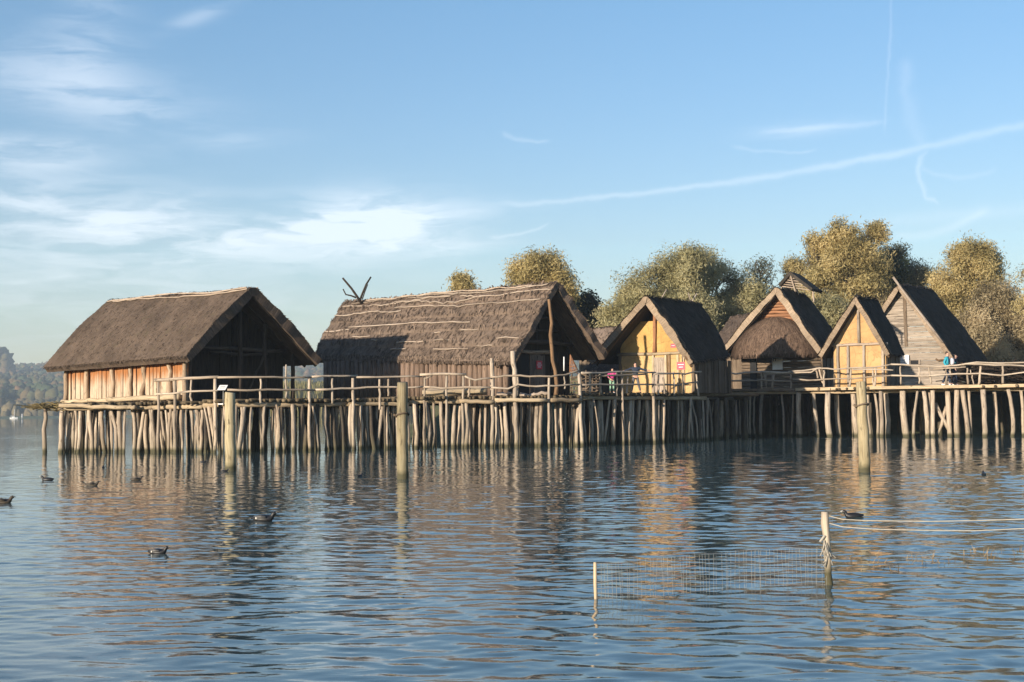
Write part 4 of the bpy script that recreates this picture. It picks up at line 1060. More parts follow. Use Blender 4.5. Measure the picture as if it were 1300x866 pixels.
railing('crooked railing before the dark doorway of the long house', [(654, 490, 'w', 1, .1), (657, 476, 492, 1), (697, 477, 'w', 0, .06), (716, 476, 494, 1, .035), (735, 474, 'w', 3, .08)],
        [[(622, 479), (640, 478), (660, 476.5), (672, 478), (700, 477.5), (717, 476), (726, 473), (736, 470.5)], [(624, 492), (645, 493.5), (658, 489), (680, 490.5), (705, 490), (736, 488)]])
railing('dark rustic railing of doubled poles in front of the yellow house', [(749, 474, 500), (762, 473, 501, 0, .06), (783, 473, 503), (790, 471, 'w', 1, .06), (797, 478, 500, -1), (829, 474, 'w', 1, .075), (836, 476, 502), (842, 479, 500, 2), (855, 472, 503, 1), (866, 474, 500, 2), (884, 475, 503, 3)],
        [[(738, 473), (765, 474), (790, 472), (815, 473), (832, 473)], [(760, 477), (788, 477), (820, 475)], [(738, 489), (762, 488), (790, 488.5), (830, 488)], [(830, 475), (840, 474), (870, 475), (880, 472.5), (890, 472)], [(832, 488), (860, 489), (886, 485)]], mat='rail')
railing('low wavy railing in the shade before the log house', [(921, 474, 494, 3), (967, 472, 494), (970, 473, 486, 3), (981, 475, 494, -1)],
        [[(921, 473), (934, 475), (945, 473), (968, 472), (985, 472), (1003, 473)], [(926, 484), (950, 483), (967, 482.5), (1004, 484)], [(970, 473.5), (985, 473.5), (1006, 473)]])
railing('long sunlit railing of crooked poles with slanting posts along the right walkway', [(1004, 474, 494), (1037, 469, 480, 1, .05), (1040, 469, 491, 6, .05), (1046, 470, 492, 0, .05), (1080, 467, 491, -1, .05), (1108, 467, 491, 1, .05), (1112, 467, 491, -1, .05)],
        [[(1001, 472), (1020, 470.5), (1040, 467.5), (1060, 469), (1082, 467), (1110, 466), (1132, 462.5)], [(1006, 481.5), (1025, 483), (1048, 481.5), (1085, 480), (1110, 478), (1134, 476.5)], [(1005, 474), (1030, 472.5), (1038, 468)], [(1082, 469), (1112, 469), (1134, 470)]])
railing('pole railing with bent thin posts along the boarded house at the right edge', [(1143, 465, 488, 1, .045), (1166, 465, 487, 1, .045), (1179, 465, 487, 3, .05), (1201, 469, 489, 0, .04), (1228, 467, 488, 1, .05), (1232, 470, 488, 4, .035), (1245, 465, 488, -2, .06), (1273, 463, 487, 0, .06), (1305, 461, 486, 0, .06), (1335, 460, 486, 0, .06)],
        [[(1131, 463), (1160, 464), (1190, 465), (1215, 463.5), (1240, 460.5), (1270, 461), (1345, 459)], [(1132, 477), (1165, 477.5), (1190, 476.5), (1215, 475), (1245, 474), (1272, 476.5), (1300, 472.5), (1345, 471)], [(1226, 462), (1262, 463), (1300, 464), (1345, 465)], [(1185, 469), (1226, 466)]])

# ================================================================== mooring posts
def mooring(px, ytop, ybase, wpx, label, lean=0, ring=None):
    b_ = atZ(px + lean, ybase); Y = b_[1]; a = atY(px, ytop, Y)
    t = thing('mooring_post', label, 'mooring post', (b_[0], b_[1], 0), 'round mooring posts in the lake')
    rad = wpx * Y / F / 2
    foot = b_ + (b_ - a) * .4
    n = 14; pts = wob(a, foot, n, .006); rr = np.linspace(rad * .93, rad * 1.06, n) * (1 + .015 * rng.normal(size=n))
    mb = MB(); mb.tube(np.concatenate([[a + (a - foot) / np.linalg.norm(a - foot) * .015], pts]), np.concatenate([[rad * .86], rr]), 20); mb.build('shaft', M['mooring'], t, smooth=True)
    if ring:
        c = atY(px + lean * .3, ring, Y); mb = MB(); k = np.linspace(0, 2 * math.pi, 19)
        mb.tube(np.stack([c[0] + np.cos(k) * rad * 1.1, c[1] + np.sin(k) * rad * 1.1, c[2] + .05 * np.cos(k + 1)], 1), .022, 6, cap=False)
        mb.tube([c + np.array([-rad * 1.0, -.02, -.03]), c + np.array([-rad * 1.55, -.04, .02])], .03, 6)
        mb.build('rope_loop', M['log'], t, smooth=True)
    return t
mooring(292, 499, 598, 14, 'stout mooring post with a drying crack and no rope, before the left house gable', 1)
mooring(511, 486, 608, 14.5, 'tall mooring post with a thin band standing before the long middle house', 0, 527)
mooring(1093, 486, 600, 14, 'leaning mooring post with a rope loop before the ochre house', 5, 515)

# ================================================================== wire fence, post and ropes in the foreground
fb = atZ(1052, 742); fY = fb[1]; fs = atZ(757, 760); 
t = thing('wire_fence', 'low rusty square wire mesh sagging between two short stakes in the water', 'fence', (fb[0], fb[1], 0))
pole('fence_post', M['rail'], t, atY(1047, 650, fY), atY(1054, 775, fY), .032, .038, 9, .004)
sa = atY(755.5, 714, fs[1]); pole('fence_post', M['beam'], t, sa, np.array([sa[0] + .012, sa[1], -.4]), .017, .018, 5, .002)
def mesh_fence():
    mb = MB(); n = 118; tops = [(757, 716), (800, 712), (850, 707), (900, 702), (960, 698), (1020, 696), (1048, 694)]
    tx = [a for a, b_ in tops]; ty = [b_ for a, b_ in tops]
    px = np.linspace(757, 1049, 62); r = np.random.default_rng(2)
    Yx = np.interp(px, [757, 1049], [fs[1], fY]) + .12 * np.sin(px * .021) 
    top = np.array([atY(p, np.interp(p, tx, ty), y) for p, y in zip(px, Yx)])
    for k in range(len(px)):
        a = top[k]; z0 = -.25
        a2 = a + np.array([r.normal() * .006, 0, r.normal() * .004]); mb.tube([a2, (a2[0] + r.normal() * .01, a2[1] + .02 * math.sin(k), (a2[2] + z0) / 2), (a2[0] + r.normal() * .01, a2[1], z0)], .0017, 4, cap=False)
    for z in np.linspace(0.02, 1, 8):
        pts = top.copy(); pts[:, 2] = top[:, 2] - (top[:, 2] + .06) * (1 - z) + .01 * np.sin(px * .05 + z * 9); pts[:, 1] += .015 * np.sin(px * .11 + z * 5)
        mb.tube(pts, .003, 4, cap=False)
    mb.build('wire_mesh', M['steel'], t)
mesh_fence()
mb = MB(); r = np.random.default_rng(8)
for k in range(26):
    z = r.uniform(0, 1); c = atY(1046 + 6 * z + r.normal() * 1.2, 684 + z * 26, fY - .04); d = np.array([r.normal() * .03, r.normal() * .02, -.05 - r.random() * .05]); mb.tube([c, c + d * .6 + np.array([.006, 0, 0]), c + d], .004, 4, cap=False)
mb.tube([atY(1041, 688, fY - .03), atY(1047, 680, fY - .03)], .012, 6)
mb.build('frayed_binding', M['rope'], t)
t2 = thing('boundary_rope', 'two pale ropes strung over the water to the right of the short stake', 'rope', atY(1200, 670, fY))
for yy in ([(1050, 654.5), (1070, 659.5), (1100, 661), (1180, 662), (1240, 661), (1320, 658.5)], [(1051, 664), (1070, 669), (1110, 672), (1180, 673.5), (1240, 674), (1320, 670)]):
    xs = np.linspace(yy[0][0], yy[-1][0], 30); ys = np.interp(xs, [a for a, b_ in yy], [b_ for a, b_ in yy]); Ys = fY - (xs - 1050) * .003
    mb = MB(); mb.tube([atY(x, y, Y) for x, y, Y in zip(xs, ys, Ys)], .005, 6); mb.build('rope', M['rope'], t2, smooth=True)
# sparse dead reeds standing in the water by the ropes
r = np.random.default_rng(19); pts = []
for c, n_ in (((1176, 712), 26), ((1240, 706), 16), ((1262, 704), 18), ((1100, 712), 14), ((1290, 700), 20), ((1130, 722), 12), ((1210, 716), 12)):
    for k in range(n_):
        q = atZ(c[0] + r.normal() * 14, c[1] + r.normal() * 4); pts.append((q[0], q[1], -.02))
M['deadreed'] = leaf_mat('dead_reed', [(.2, .13, .06), (.32, .22, .11), (.42, .31, .18)], 3, .2)
blades('dead_reeds', M['deadreed'], pts, .09, .005, .6, 3, label='sparse tan dead reed stubs poking out of the water by the ropes', cat='reeds', kind='stuff')

# ================================================================== signs
def board(name, label, c, wv, hv, mat, lines=3, parent=None, ink='ink', d=.02, rows=None):
    t = thing(name, label, 'sign', c)
    c, wv, hv = [np.asarray(q, float) for q in (c, wv, hv)]; nn = np.cross(wv, hv); nn /= np.linalg.norm(nn)
    if nn[1] > 0: nn = -nn
    mb = MB(); mb.box(c, wv / 2, hv / 2, nn * d / 2)
    rr_ = np.random.default_rng(int(abs(c[0]) * 10))
    for k in range(lines):
        z = .34 - .68 * (k + .5) / lines; w0 = rr_.uniform(.5, .8)
        mb.box(c + hv * z + nn * (d / 2 + .004), wv / 2 * w0, hv * .05, nn * .003, 1)
    mb.build('panel', [mat, M[ink]], t)
    return t
ex = np.array([1, 0, 0.])
gx2 = np.array([*(H2.n), 0]); gx3 = np.array([*(H3.n), 0]); gx4 = np.array([*H4.n, 0]); gx6 = np.array([*H6.n, 0])
z = np.array([0, 0, 1.])
board('door_sign', 'square red notice fixed to the grey door of the dark gable', p3(H2, i0 * 0 + .75 + .6, .2, float(atY(686, 461, 68)[2])), gx2 * .42, z * .4, M['red'], 3, ink='pale')
Ys3 = 71.0
t = board('red_sign', 'big red notice board on a post beside the yellow house door', atY(864.5, 464.5, Ys3), gx3 * .42, z * .36, M['red'], 2, ink='pale')
pole('post', M['log'], t, atY(866, 500, Ys3 + .06), atY(866, 452, Ys3 + .06), .03)
t = board('red_sign', 'small upper red sign fixed under the right verge of the yellow house', p3(H3, .45, hpx(H3, 855, .45), float(atY(855, 438, 72)[2])), gx3 * .27, z * .2, M['red'], 1, ink='pale')
mb = MB(); c = p3(H3, .45, hpx(H3, 862, .45), float(atY(862, 441, 72)[2])); mb.box(c, gx3 * .08, z * .13, np.array([*H3.a, 0]) * .02); mb.build('side_flap', M['red'], t)
t = board('white_notice', 'plain white upright notice on the dark log house wall', p3(H4, .42, hpx(H4, 987, .42), float(atY(987, 458.5, 85)[2])), gx4 * .62, z * .9, M['white'], 0)
mb = MB(); c = p3(H4, .385, hpx(H4, 983, .38), float(atY(983, 456, 85)[2]))
mb.box(c + gx4 * -.07, gx4 * .02, z * .07, np.array([*H4.a, 0]) * .006); mb.box(c + gx4 * .07, gx4 * .02, z * .07, np.array([*H4.a, 0]) * .006); mb.box(c + z * .08, gx4 * .09, z * .02, np.array([*H4.a, 0]) * .006); mb.build('symbol', M['black'], t)
board('white_board', 'large white information board with faint grey text at the left end of the plank wall', p3(H6, .5, hpx(H6, 1144, .5), float(atY(1144, 456.5, 95.8)[2])), gx6 * 1.0, z * .62, M['white'], 4)
Yi = EYf(282) - .15
cI = atY(282.5, 492.2, Yi)
t = thing('lectern_sign', 'small white tilted information panel on a thin stand by the left house corner', 'sign', atY(284, 512, Yi))
mb = MB(); mb.box(cI, (.165, 0, .0), (.035, .1, .1), (0, -.008, .008)); 
for k in range(2): mb.box(cI + np.array([0, -.012, .012 + .0]) + np.array([.035, .1, .1]) * (.3 - .6 * k), (.1, 0, 0), (.003, .01, .01), (0, -.003, .003), 1)
mb.build('panel', [M['white'], M['ink']], t)
pole('stand', M['steel'], t, atY(283.5, 496, Yi + .08), atY(283.5, 513, Yi + .08), .02, .02, 3, .0)
mb = MB(); mb.box(atY(280.5, 513, Yi), (.1, 0, 0), (0, .08, 0), (0, 0, .025)); mb.build('foot', M['white'], t)

# wattle screen and brushwood
t = thing('wattle_screen', 'woven wattle fence screen beside the dark gable of the long house', 'fence', atY(745, 502, 67.5))
for px in (726, 738, 744, 752, 757): pole('stake', M['log'], t, atY(px, 503, 68.2), atY(px, 470, 68.2), .035, .03, 4, .01)
mb = MB()
for k in range(8): mb.tube(wob(atY(724, 474 + k * 3.6, 68.15), atY(760, 474 + k * 3.6, 68.15), 8, .035), .03, 5)
mb.build('weave', M['log'], t)
t = thing('wicker_trap', 'conical reddish wicker fish trap hung on the end of the crooked railing', 'fish trap', atY(727, 470, 66.9))
mb = MB(); top = atY(724, 450, 66.9); bot = atY(729, 472, 66.9)
for k in range(12):
    a = k / 12 * 6.283; mb.tube([top, lerp(top, bot, .5) + np.array([math.cos(a) * .11, math.sin(a) * .11, 0]), bot + np.array([math.cos(a) * .2, math.sin(a) * .2, 0])], .014, 4)
for q in (.3, .5, .7, .9, 1.0):
    k = np.linspace(0, 6.283, 13); c = lerp(top, bot, q); mb.tube(np.stack([c[0] + np.cos(k) * .21 * q, c[1] + np.sin(k) * .21 * q, c[2] + 0 * k], 1), .014, 4, cap=False)
mb.build('basket', M['redlog'], t)
t = thing('net_pole', 'thin white pole hanging in front of the dark gable', 'pole', atY(716, 470, 67.2)); pole('pole', M['white'], t, atY(716, 453, 67.2), atY(716, 471, 67.2), .03, .03, 3, .0)
t = thing('wall_basket', 'small ragged straw bundle on a striped stake beside the yellow house', 'straw bundle', atY(903, 495, 77.0))
pole('stake', M['withy'], t, atY(903, 494, 77.0), atY(903, 464, 77.0), .05, .05, 5, .03)
mb = MB(); r = np.random.default_rng(6)
for k in range(40):
    a = atY(r.uniform(899, 913), 462 + r.normal() * 1.2, 77 + r.normal() * .1); mb.tube([a, a + np.array([r.normal() * .12 + .1, r.normal() * .1, -.2 - .1 * r.random()])], .02, 4)
mb.build('straw', M['withy'], t)
t = thing('brush_fence', 'dark heap of cut branches stacked behind the railing at the right edge', 'brushwood', atY(1265, 488, 80))
mb = MB(); r = np.random.default_rng(16)
for k in range(240):
    a = atY(r.uniform(1222, 1345), r.uniform(464, 487), 80 + r.uniform(-.3, .5)); d = np.array([r.normal() * .7, r.normal() * .3, r.normal() * .14]); mb.tube([a - d, a + np.array([0, 0, r.normal() * .08]), a + d], r.uniform(.02, .05), 5, cap=False)
mb.build('branches', M['darkwood'], t)
t = thing('low_wall', 'low dark board wall behind the railing to the right of the plank house', 'wall', atY(1260, 488, 82)); mb = MB(); A_, B_ = atY(1214, 488, 82.5), atY(1350, 484, 81)
A_[2] = B_[2] = Z6; 
for k in range(4): mb.plank(A_ + z * (.14 + k * .25), B_ + z * (.14 + k * .25), .23, .05, (0, 0, 1))
mb.build('boards', M['darkwood'], t)
t = thing('trestle', 'small pale trestle of forked sticks in front of the shaded log house', 'trestle', atY(975, 492, 83.0))
for a, b_ in (((971, 475), (973, 493)), ((973, 474), (971, 484)), ((983, 475), (981, 493))): pole('leg', M['withy'], t, atY(*a, 83), atY(*b_, 83), .04, .04, 3, .01)
pole('bar', M['withy'], t, atY(969, 474.5, 83), atY(1004, 473.5, 83), .05, .04, 5, .02)

# ================================================================== people
def skin_obj(name, verts, edges, mat, parent, rootv=0, lv=1):
    me = bpy.data.meshes.new(name); me.from_pydata([v[:3] for v in verts], edges, []); me.update()
    o = bpy.data.objects.new(name, me); COL.objects.link(o); o.parent = parent
    sk = o.modifiers.new('skin', 'SKIN'); sv = me.skin_vertices[0].data
    for k, v in enumerate(verts): sv[k].radius = (v[3], v[4] if len(v) > 4 else v[3]); sv[k].use_root = (k == rootv)
    sk.use_smooth_shade = True
    ss = o.modifiers.new('subsurf', 'SUBSURF'); ss.levels = ss.render_levels = lv
    me.materials.append(mat); return o
def person(label, pos, rot, h, top, legs, hands, feet, jacket, trousers, shoes, hair='hair', hood=None, group=None):
    """top: forward lean; legs: ((knee),(ankle)) x2; hands: target hand positions in a 1.75 m figure facing -Y (towards the lake)"""
    k = h / 1.75
    t = thing('person', label, 'person', pos, group); t.rotation_euler = (0, 0, rot); t.scale = (k, k, k)
    ly = -top
    pel = (0, 0, .93); wst = (0, ly * .35, 1.08); ch = (0, ly * .8, 1.32); nk = (0, ly, 1.48); hd = (0, ly * 1.15 - .01, 1.58); crown_ = (0, ly * 1.15, 1.69)
    V = [(*pel, .15, .11), (*wst, .135, .1), (*ch, .15, .11), (*nk, .055), (*hd, .085, .1), (*crown_, .065, .08)]
    E = [(0, 1), (1, 2), (2, 3), (3, 4), (4, 5)]
    JV = [(*pel, .17, .135), (*wst, .16, .125), (*ch, .175, .135), (0, ly * .95, 1.45, .085)]; JE = [(0, 1), (1, 2), (2, 3)]
    TV = [(0, 0, .95, .155, .12)]; TE = []
    SH = []
    for s, (el_, ha) in zip((-1, 1), hands):
        shd = (s * .19, ly * .85, 1.41)
        b0 = len(V); V += [(*shd, .055), (*el_, .042), (*ha, .03)]; E += [(2, b0), (b0, b0 + 1), (b0 + 1, b0 + 2)]
        el_, ha = np.array(el_), np.array(ha); d = ha - el_; d /= np.linalg.norm(d); sd = np.cross(d, (0, 1, 0)); sd /= np.linalg.norm(sd) + 1e-9
        pb = len(V); pm = ha + d * .05; V.append((*pm, .034, .018)); E.append((b0 + 2, pb))
        for f_, (o_, l_) in enumerate(((-.03, .07), (-.01, .085), (.01, .08), (.03, .06))):
            q = len(V); m1 = pm + sd * o_ + d * l_ * .6; m2 = m1 + d * l_ * .5 + np.array([0, .012, -.01]); V += [(*m1, .0095), (*m2, .008)]; E += [(pb, q), (q, q + 1)]
        q = len(V); m1 = ha + d * .025 + sd * .045 * -s; V += [(*m1, .011), (*(m1 + d * .04), .009)]; E += [(b0 + 2, q), (q, q + 1)]
        j0 = len(JV); JV += [(*shd, .075), (*el_, .06), (*(el_ + (ha - el_) * .93), .048)]; JE += [(2, j0), (j0, j0 + 1), (j0 + 1, j0 + 2)]
    for s, (kn, an) in zip((-1, 1), feet):
        b0 = len(V); V += [(s * .095, 0, .85, .09), (*kn, .058), (*an, .04), (an[0] + s * .02, an[1] - .14, an[2] - .045, .035)]; E += [(0, b0), (b0, b0 + 1), (b0 + 1, b0 + 2), (b0 + 2, b0 + 3)]
        j0 = len(TV); TV += [(s * .1, 0, .84, .1), (*kn, .072), (an[0], an[1], an[2] + .03, .06)]; TE += [(0, j0), (j0, j0 + 1), (j0 + 1, j0 + 2)]
        SH.append([(an[0], an[1] + .05, an[2] - .03, .05), (an[0] + s * .01, an[1] - .06, an[2] - .04, .05), (an[0] + s * .02, an[1] - .15, an[2] - .05, .042)])
    body = skin_obj('body', V, E, M['skin'], t, 0, 2)
    skin_obj('jacket', JV, JE, M[jacket], t); skin_obj('trousers', TV, TE, M[trousers], t)
    for q in SH: skin_obj('shoe', q, [(0, 1), (1, 2)], M[shoes], t)
    hx = [(0, ly * 1.15 + .035, 1.56, .075), (0, ly * 1.15 + .03, 1.66, .088, .095), (0, ly * 1.15 - .03, 1.705, .075, .07)]
    skin_obj('hair', hx if not hood else hx + [(0, ly * 1.0 + .07, 1.44, .06)], [(0, 1), (1, 2)] + ([(0, 3)] if hood else []), M[hair], t)
    # face
    mb_ = MB()
    nb = bpy.data.meshes.new('nose'); 
    fo = skin_obj('nose', [(0, ly * 1.15 - .098, 1.6, .012), (0, ly * 1.15 - .118, 1.575, .016)], [(0, 1)], M['skin'], t)
    for s in (-1, 1): skin_obj('eye', [(s * .033, ly * 1.15 - .092, 1.607, .011), (s * .033 + .004, ly * 1.15 - .093, 1.607, .011)], [(0, 1)], M['hair'], t)
    skin_obj('mouth', [(-.022, ly * 1.15 - .098, 1.542, .007), (.022, ly * 1.15 - .098, 1.542, .007)], [(0, 1)], M['pink'], t)
    for s in (-1, 1): skin_obj('ear', [(s * .088, ly * 1.15, 1.57, .016), (s * .092, ly * 1.15 + .01, 1.605, .018)], [(0, 1)], M['skin'], t)
    return t
zk = Z3
YK = 70.4
q = atY(777, 500, YK); q[2] = 2.37
person('child in a bright pink jacket leaning on the railing of the yellow house', q, R(10), 1.2, .16, None, (((-.34, -.16, 1.2), (-.3, -.36, 1.06)), ((.34, -.16, 1.2), (.3, -.36, 1.06))),
       (((-.11, -.02, .48), (-.12, .04, .08)), ((.11, -.04, .48), (.13, .02, .08))), 'pink', 'green', 'pale', hood=True)
q = atY(807, 499, YK); q[2] = 2.37
person('boy in dark clothes standing with legs apart and arms stretched along the railing', q, R(0), 1.46, .04, None, (((-.45, -.06, 1.3), (-.68, -.1, 1.25)), ((.45, -.06, 1.3), (.68, -.12, 1.28))),
       (((-.16, -.03, .48), (-.22, .02, .08)), ((.17, -.05, .48), (.27, .04, .08))), 'navy', 'grey', 'black')
YP = 78.2
q = atY(1202, 489, YP); q[2] = 2.66
person('adult in a teal jacket and dark trousers walking past the plank house', q, R(62), 1.82, .05, None, (((-.25, .06, 1.15), (-.22, -.12, .93)), ((.25, .08, 1.13), (.27, .02, .88))),
       (((-.1, -.14, .5), (-.11, -.18, .08)), ((.1, .04, .5), (.1, .24, .1))), 'teal', 'navy', 'white')
tb = thing('backpack', 'pale grey rucksack on the back of the walker in the teal jacket', 'backpack', q + np.array([.32, .12, 1.28])); 
skin_obj('bag', [(0, 0, -.22, .13, .15), (.01, 0, 0, .15, .17), (-.02, 0, .2, .09, .12)], [(0, 1), (1, 2)], M['pale'], tb)
skin_obj('pocket', [(.12, 0, -.14, .06, .1), (.13, 0, -.02, .06, .1)], [(0, 1)], M['teal'], tb)
q = atY(1212, 489, YP + .6); q[2] = 2.66
person('companion in a dark navy coat walking just behind the teal jacket', q, R(62), 1.7, .05, None, (((-.25, .02, 1.15), (-.24, -.1, .92)), ((.25, .06, 1.13), (.26, .04, .88))),
       (((-.1, -.1, .5), (-.11, -.12, .08)), ((.1, .03, .5), (.1, .18, .1))), 'navy', 'navy', 'white')

# ================================================================== birds
def bird(label, px, py, size, face, kind, tail_low=False):
    b_ = atZ(px, py); t = thing(kind, label, 'water bird', (b_[0], b_[1], 0), 'water birds on the lake')
    s = size * .68 / .4
    prof = [(-.22, .07, .012, .018), (-.18, .065, .035, .03), (-.12, .055, .07, .055), (-.04, .05, .088, .07), (.05, .05, .088, .07), (.11, .06, .066, .06), (.138, .085, .045, .042), (.15, .11, .036, .034), (.165, .135, .037, .036), (.188, .148, .035, .034), (.212, .143, .02, .022), (.222, .14, .008, .01)]
    n = 14; k = np.linspace(0, 2 * math.pi, n, endpoint=False)
    pts = np.array([(p[0], p[1]) for p in prof]); tg = np.gradient(pts, axis=0); tg /= np.linalg.norm(tg, axis=1)[:, None]
    d = np.array([math.cos(face), math.sin(face)]); sd = np.array([-d[1], d[0]])
    V = []
    for (x, z_, ry, rz_), (tx, tz) in zip(prof, tg):
        for a in k:
            lat = math.cos(a) * ry; up = math.sin(a) * rz_
            xx = x - tz * up; zz = z_ + tx * up - .022
            V.append((b_[0] + s * (xx * d[0] + lat * sd[0]), b_[1] + s * (xx * d[1] + lat * sd[1]), s * zz))
    m_ = len(prof); Q = [(i * n + j, i * n + (j + 1) % n, (i + 1) * n + (j + 1) % n, (i + 1) * n + j) for i in range(m_ - 1) for j in range(n)]
    mb = MB(); mb.addq(V, Q, np.zeros((len(Q) * 4, 2))); mb.add([V[j] for j in range(n)], [tuple(range(n))]); 
    mats = {'coot': 'feather', 'duck': 'brownfeather', 'tufted_duck': 'feather'}
    body = mb.build('body', M[mats[kind]], t, smooth=True)
    h = lambda x, z_, l=0: np.array([b_[0] + s * (x * d[0] + l * sd[0]), b_[1] + s * (x * d[1] + l * sd[1]), s * z_])
    mb = MB(); mb.tube([h(.212, .136), h(.235, .131), h(.262, .123)], np.array([.018, .014, .005]) * s, 8, flat=.7); mb.build('bill', M['bill'] if kind == 'coot' else M['darkbill'], t, smooth=True)
    if kind != 'coot':
        for l in (-1, 1):
            mb = MB(); mb.tube([h(-.16, .07, l * .035), h(-.06, .068, l * .078), h(.06, .062, l * .08)], np.array([.012, .034, .02]) * s, 8, flat=1.0); mb.build('wing', M['greyfeather'] if kind == 'tufted_duck' else M['brownfeather'], t, smooth=True)
        if kind == 'tufted_duck':
            mb = MB(); mb.tube([h(-.115, .03, .06), h(-.105, .075, .06)], .016 * s, 6); mb.tube([h(-.115, .03, -.065), h(-.105, .075, -.065)], .016 * s, 6); mb.build('flank_patch', M['whitefeather'], t, smooth=True)
    for l in (-1, 1):
        mb = MB(); mb.tube([h(.192, .147, l * .03), h(.196, .147, l * .035)], .006 * s, 6); mb.build('eye', M['black'], t, smooth=True)
    return t
bird('black duck with grey back and pale flank streak, biggest bird in the left foreground', 201, 703, .34, R(-12), 'tufted_duck')
bird('duck with pale back and raised dark head, right of the biggest duck', 335, 661, .52, R(-8), 'tufted_duck')
bird('coot swimming left behind the upper rope of the foreground stake', 1083, 657, .42, R(184), 'coot')
bird('dark duck cut off by the left edge of the photo', 4, 639, .52, R(6), 'duck')
bird('flat black duck in open water below the lone nesting post', 60, 610, .46, R(175), 'coot')
bird('brownish duck with upright head before the left pile platform', 117, 617, .44, R(0), 'duck')
bird('dim brown duck right of the upright headed duck before the left house', 173, 610, .42, R(15), 'duck')
bird('tiny dark bird close to the piles, left of the crack marked mooring post', 258, 587, .3, R(10), 'coot')
bird('tiny dark bird touching the foot of the crack marked mooring post', 285, 599, .32, R(10), 'coot')
bird('lone dark bird near the right edge below the long walkway', 1249, 603, .36, R(80), 'coot')
bird('small bird among the reflections left of the banded middle mooring post', 457, 605, .3, R(60), 'coot')
bird('distant speck of a bird below the left end of the pile platform', 131, 594, .28, R(100), 'coot')

# ================================================================== far shore things
def sailboat():
    b_ = atZ(18, 529.9); Y = 900.0; c = atY(17.5, 530, Y); c[2] = 0
    t = thing('sailboat', 'white sailing boat with bare mast moored off the far shore', 'boat', c)
    mb = MB(); st = [(-2.4, .35, .75), (-1.5, .8, .7), (0, .95, .7), (1.4, .7, .8), (2.5, .08, .95)]
    V = []; 
    for x, w, h in st: V += [c + np.array(q) for q in ((x, -w, h), (x * .95, -w * .5, -.15), (x * .95, w * .5, -.15), (x, w, h))]
    fs = []
    for i in range(len(st) - 1):
        for j in range(4): fs.append((4 * i + j, 4 * i + (j + 1) % 4, 4 * i + 4 + (j + 1) % 4, 4 * i + 4 + j))
    fs += [(0, 1, 2, 3), (16, 19, 18, 17)]
    mb.add(V, fs); mb.build('hull', M['white'], t)
    mb = MB(); mb.box(c + np.array([-.3, 0, .95]), (.8, 0, 0), (0, .45, 0), (0, 0, .22)); mb.build('cabin', M['white'], t)
    pole('mast', M['white'], t, c + np.array([.3, 0, .6]), c + np.array([.3, 0, 5.8]), .14, .1, 3, 0)
    pole('boom', M['white'], t, c + np.array([.3, 0, 1.6]), c + np.array([-2.0, 0, 1.6]), .1, .1, 3, 0)
sailboat()
t = thing('marker_post', 'pale marker post standing in the lake right of the sailing boat', 'post', atY(28, 530, 760)); pole('pole', M['white'], t, atY(28, 531.5, 760), atY(28, 525.5, 760), .25, .25, 3, 0)
def far_house(px, py, Y, w, label):
    c = atY(px, py, Y); t = thing('cottage', label, 'house', c)
    mb = MB(); mb.box(c + z * 1.5, (w, 0, 0), (0, 3, 0), (0, 0, 1.5)); mb.build('wall', M['white'], t)
    mb = MB(); V = [c + np.array(q) for q in ((-w * 1.08, -3.3, 2.9), (w * 1.08, -3.3, 2.9), (w * 1.08, 3.3, 2.9), (-w * 1.08, 3.3, 2.9), (-w * 1.08, 0, 5), (w * 1.08, 0, 5))]
    mb.add(V, [(0, 1, 5, 4), (2, 3, 4, 5), (0, 4, 3), (1, 2, 5), (0, 3, 2, 1)]); mb.build('roof', M['brownwood'], t)
far_house(18, 517.5, 1080, 1.6, 'tiny white cottage on the far shore above the sailing boat')
far_house(27.5, 514.5, 1110, 3.0, 'pale long cottage on the far shore right of the tiny one')

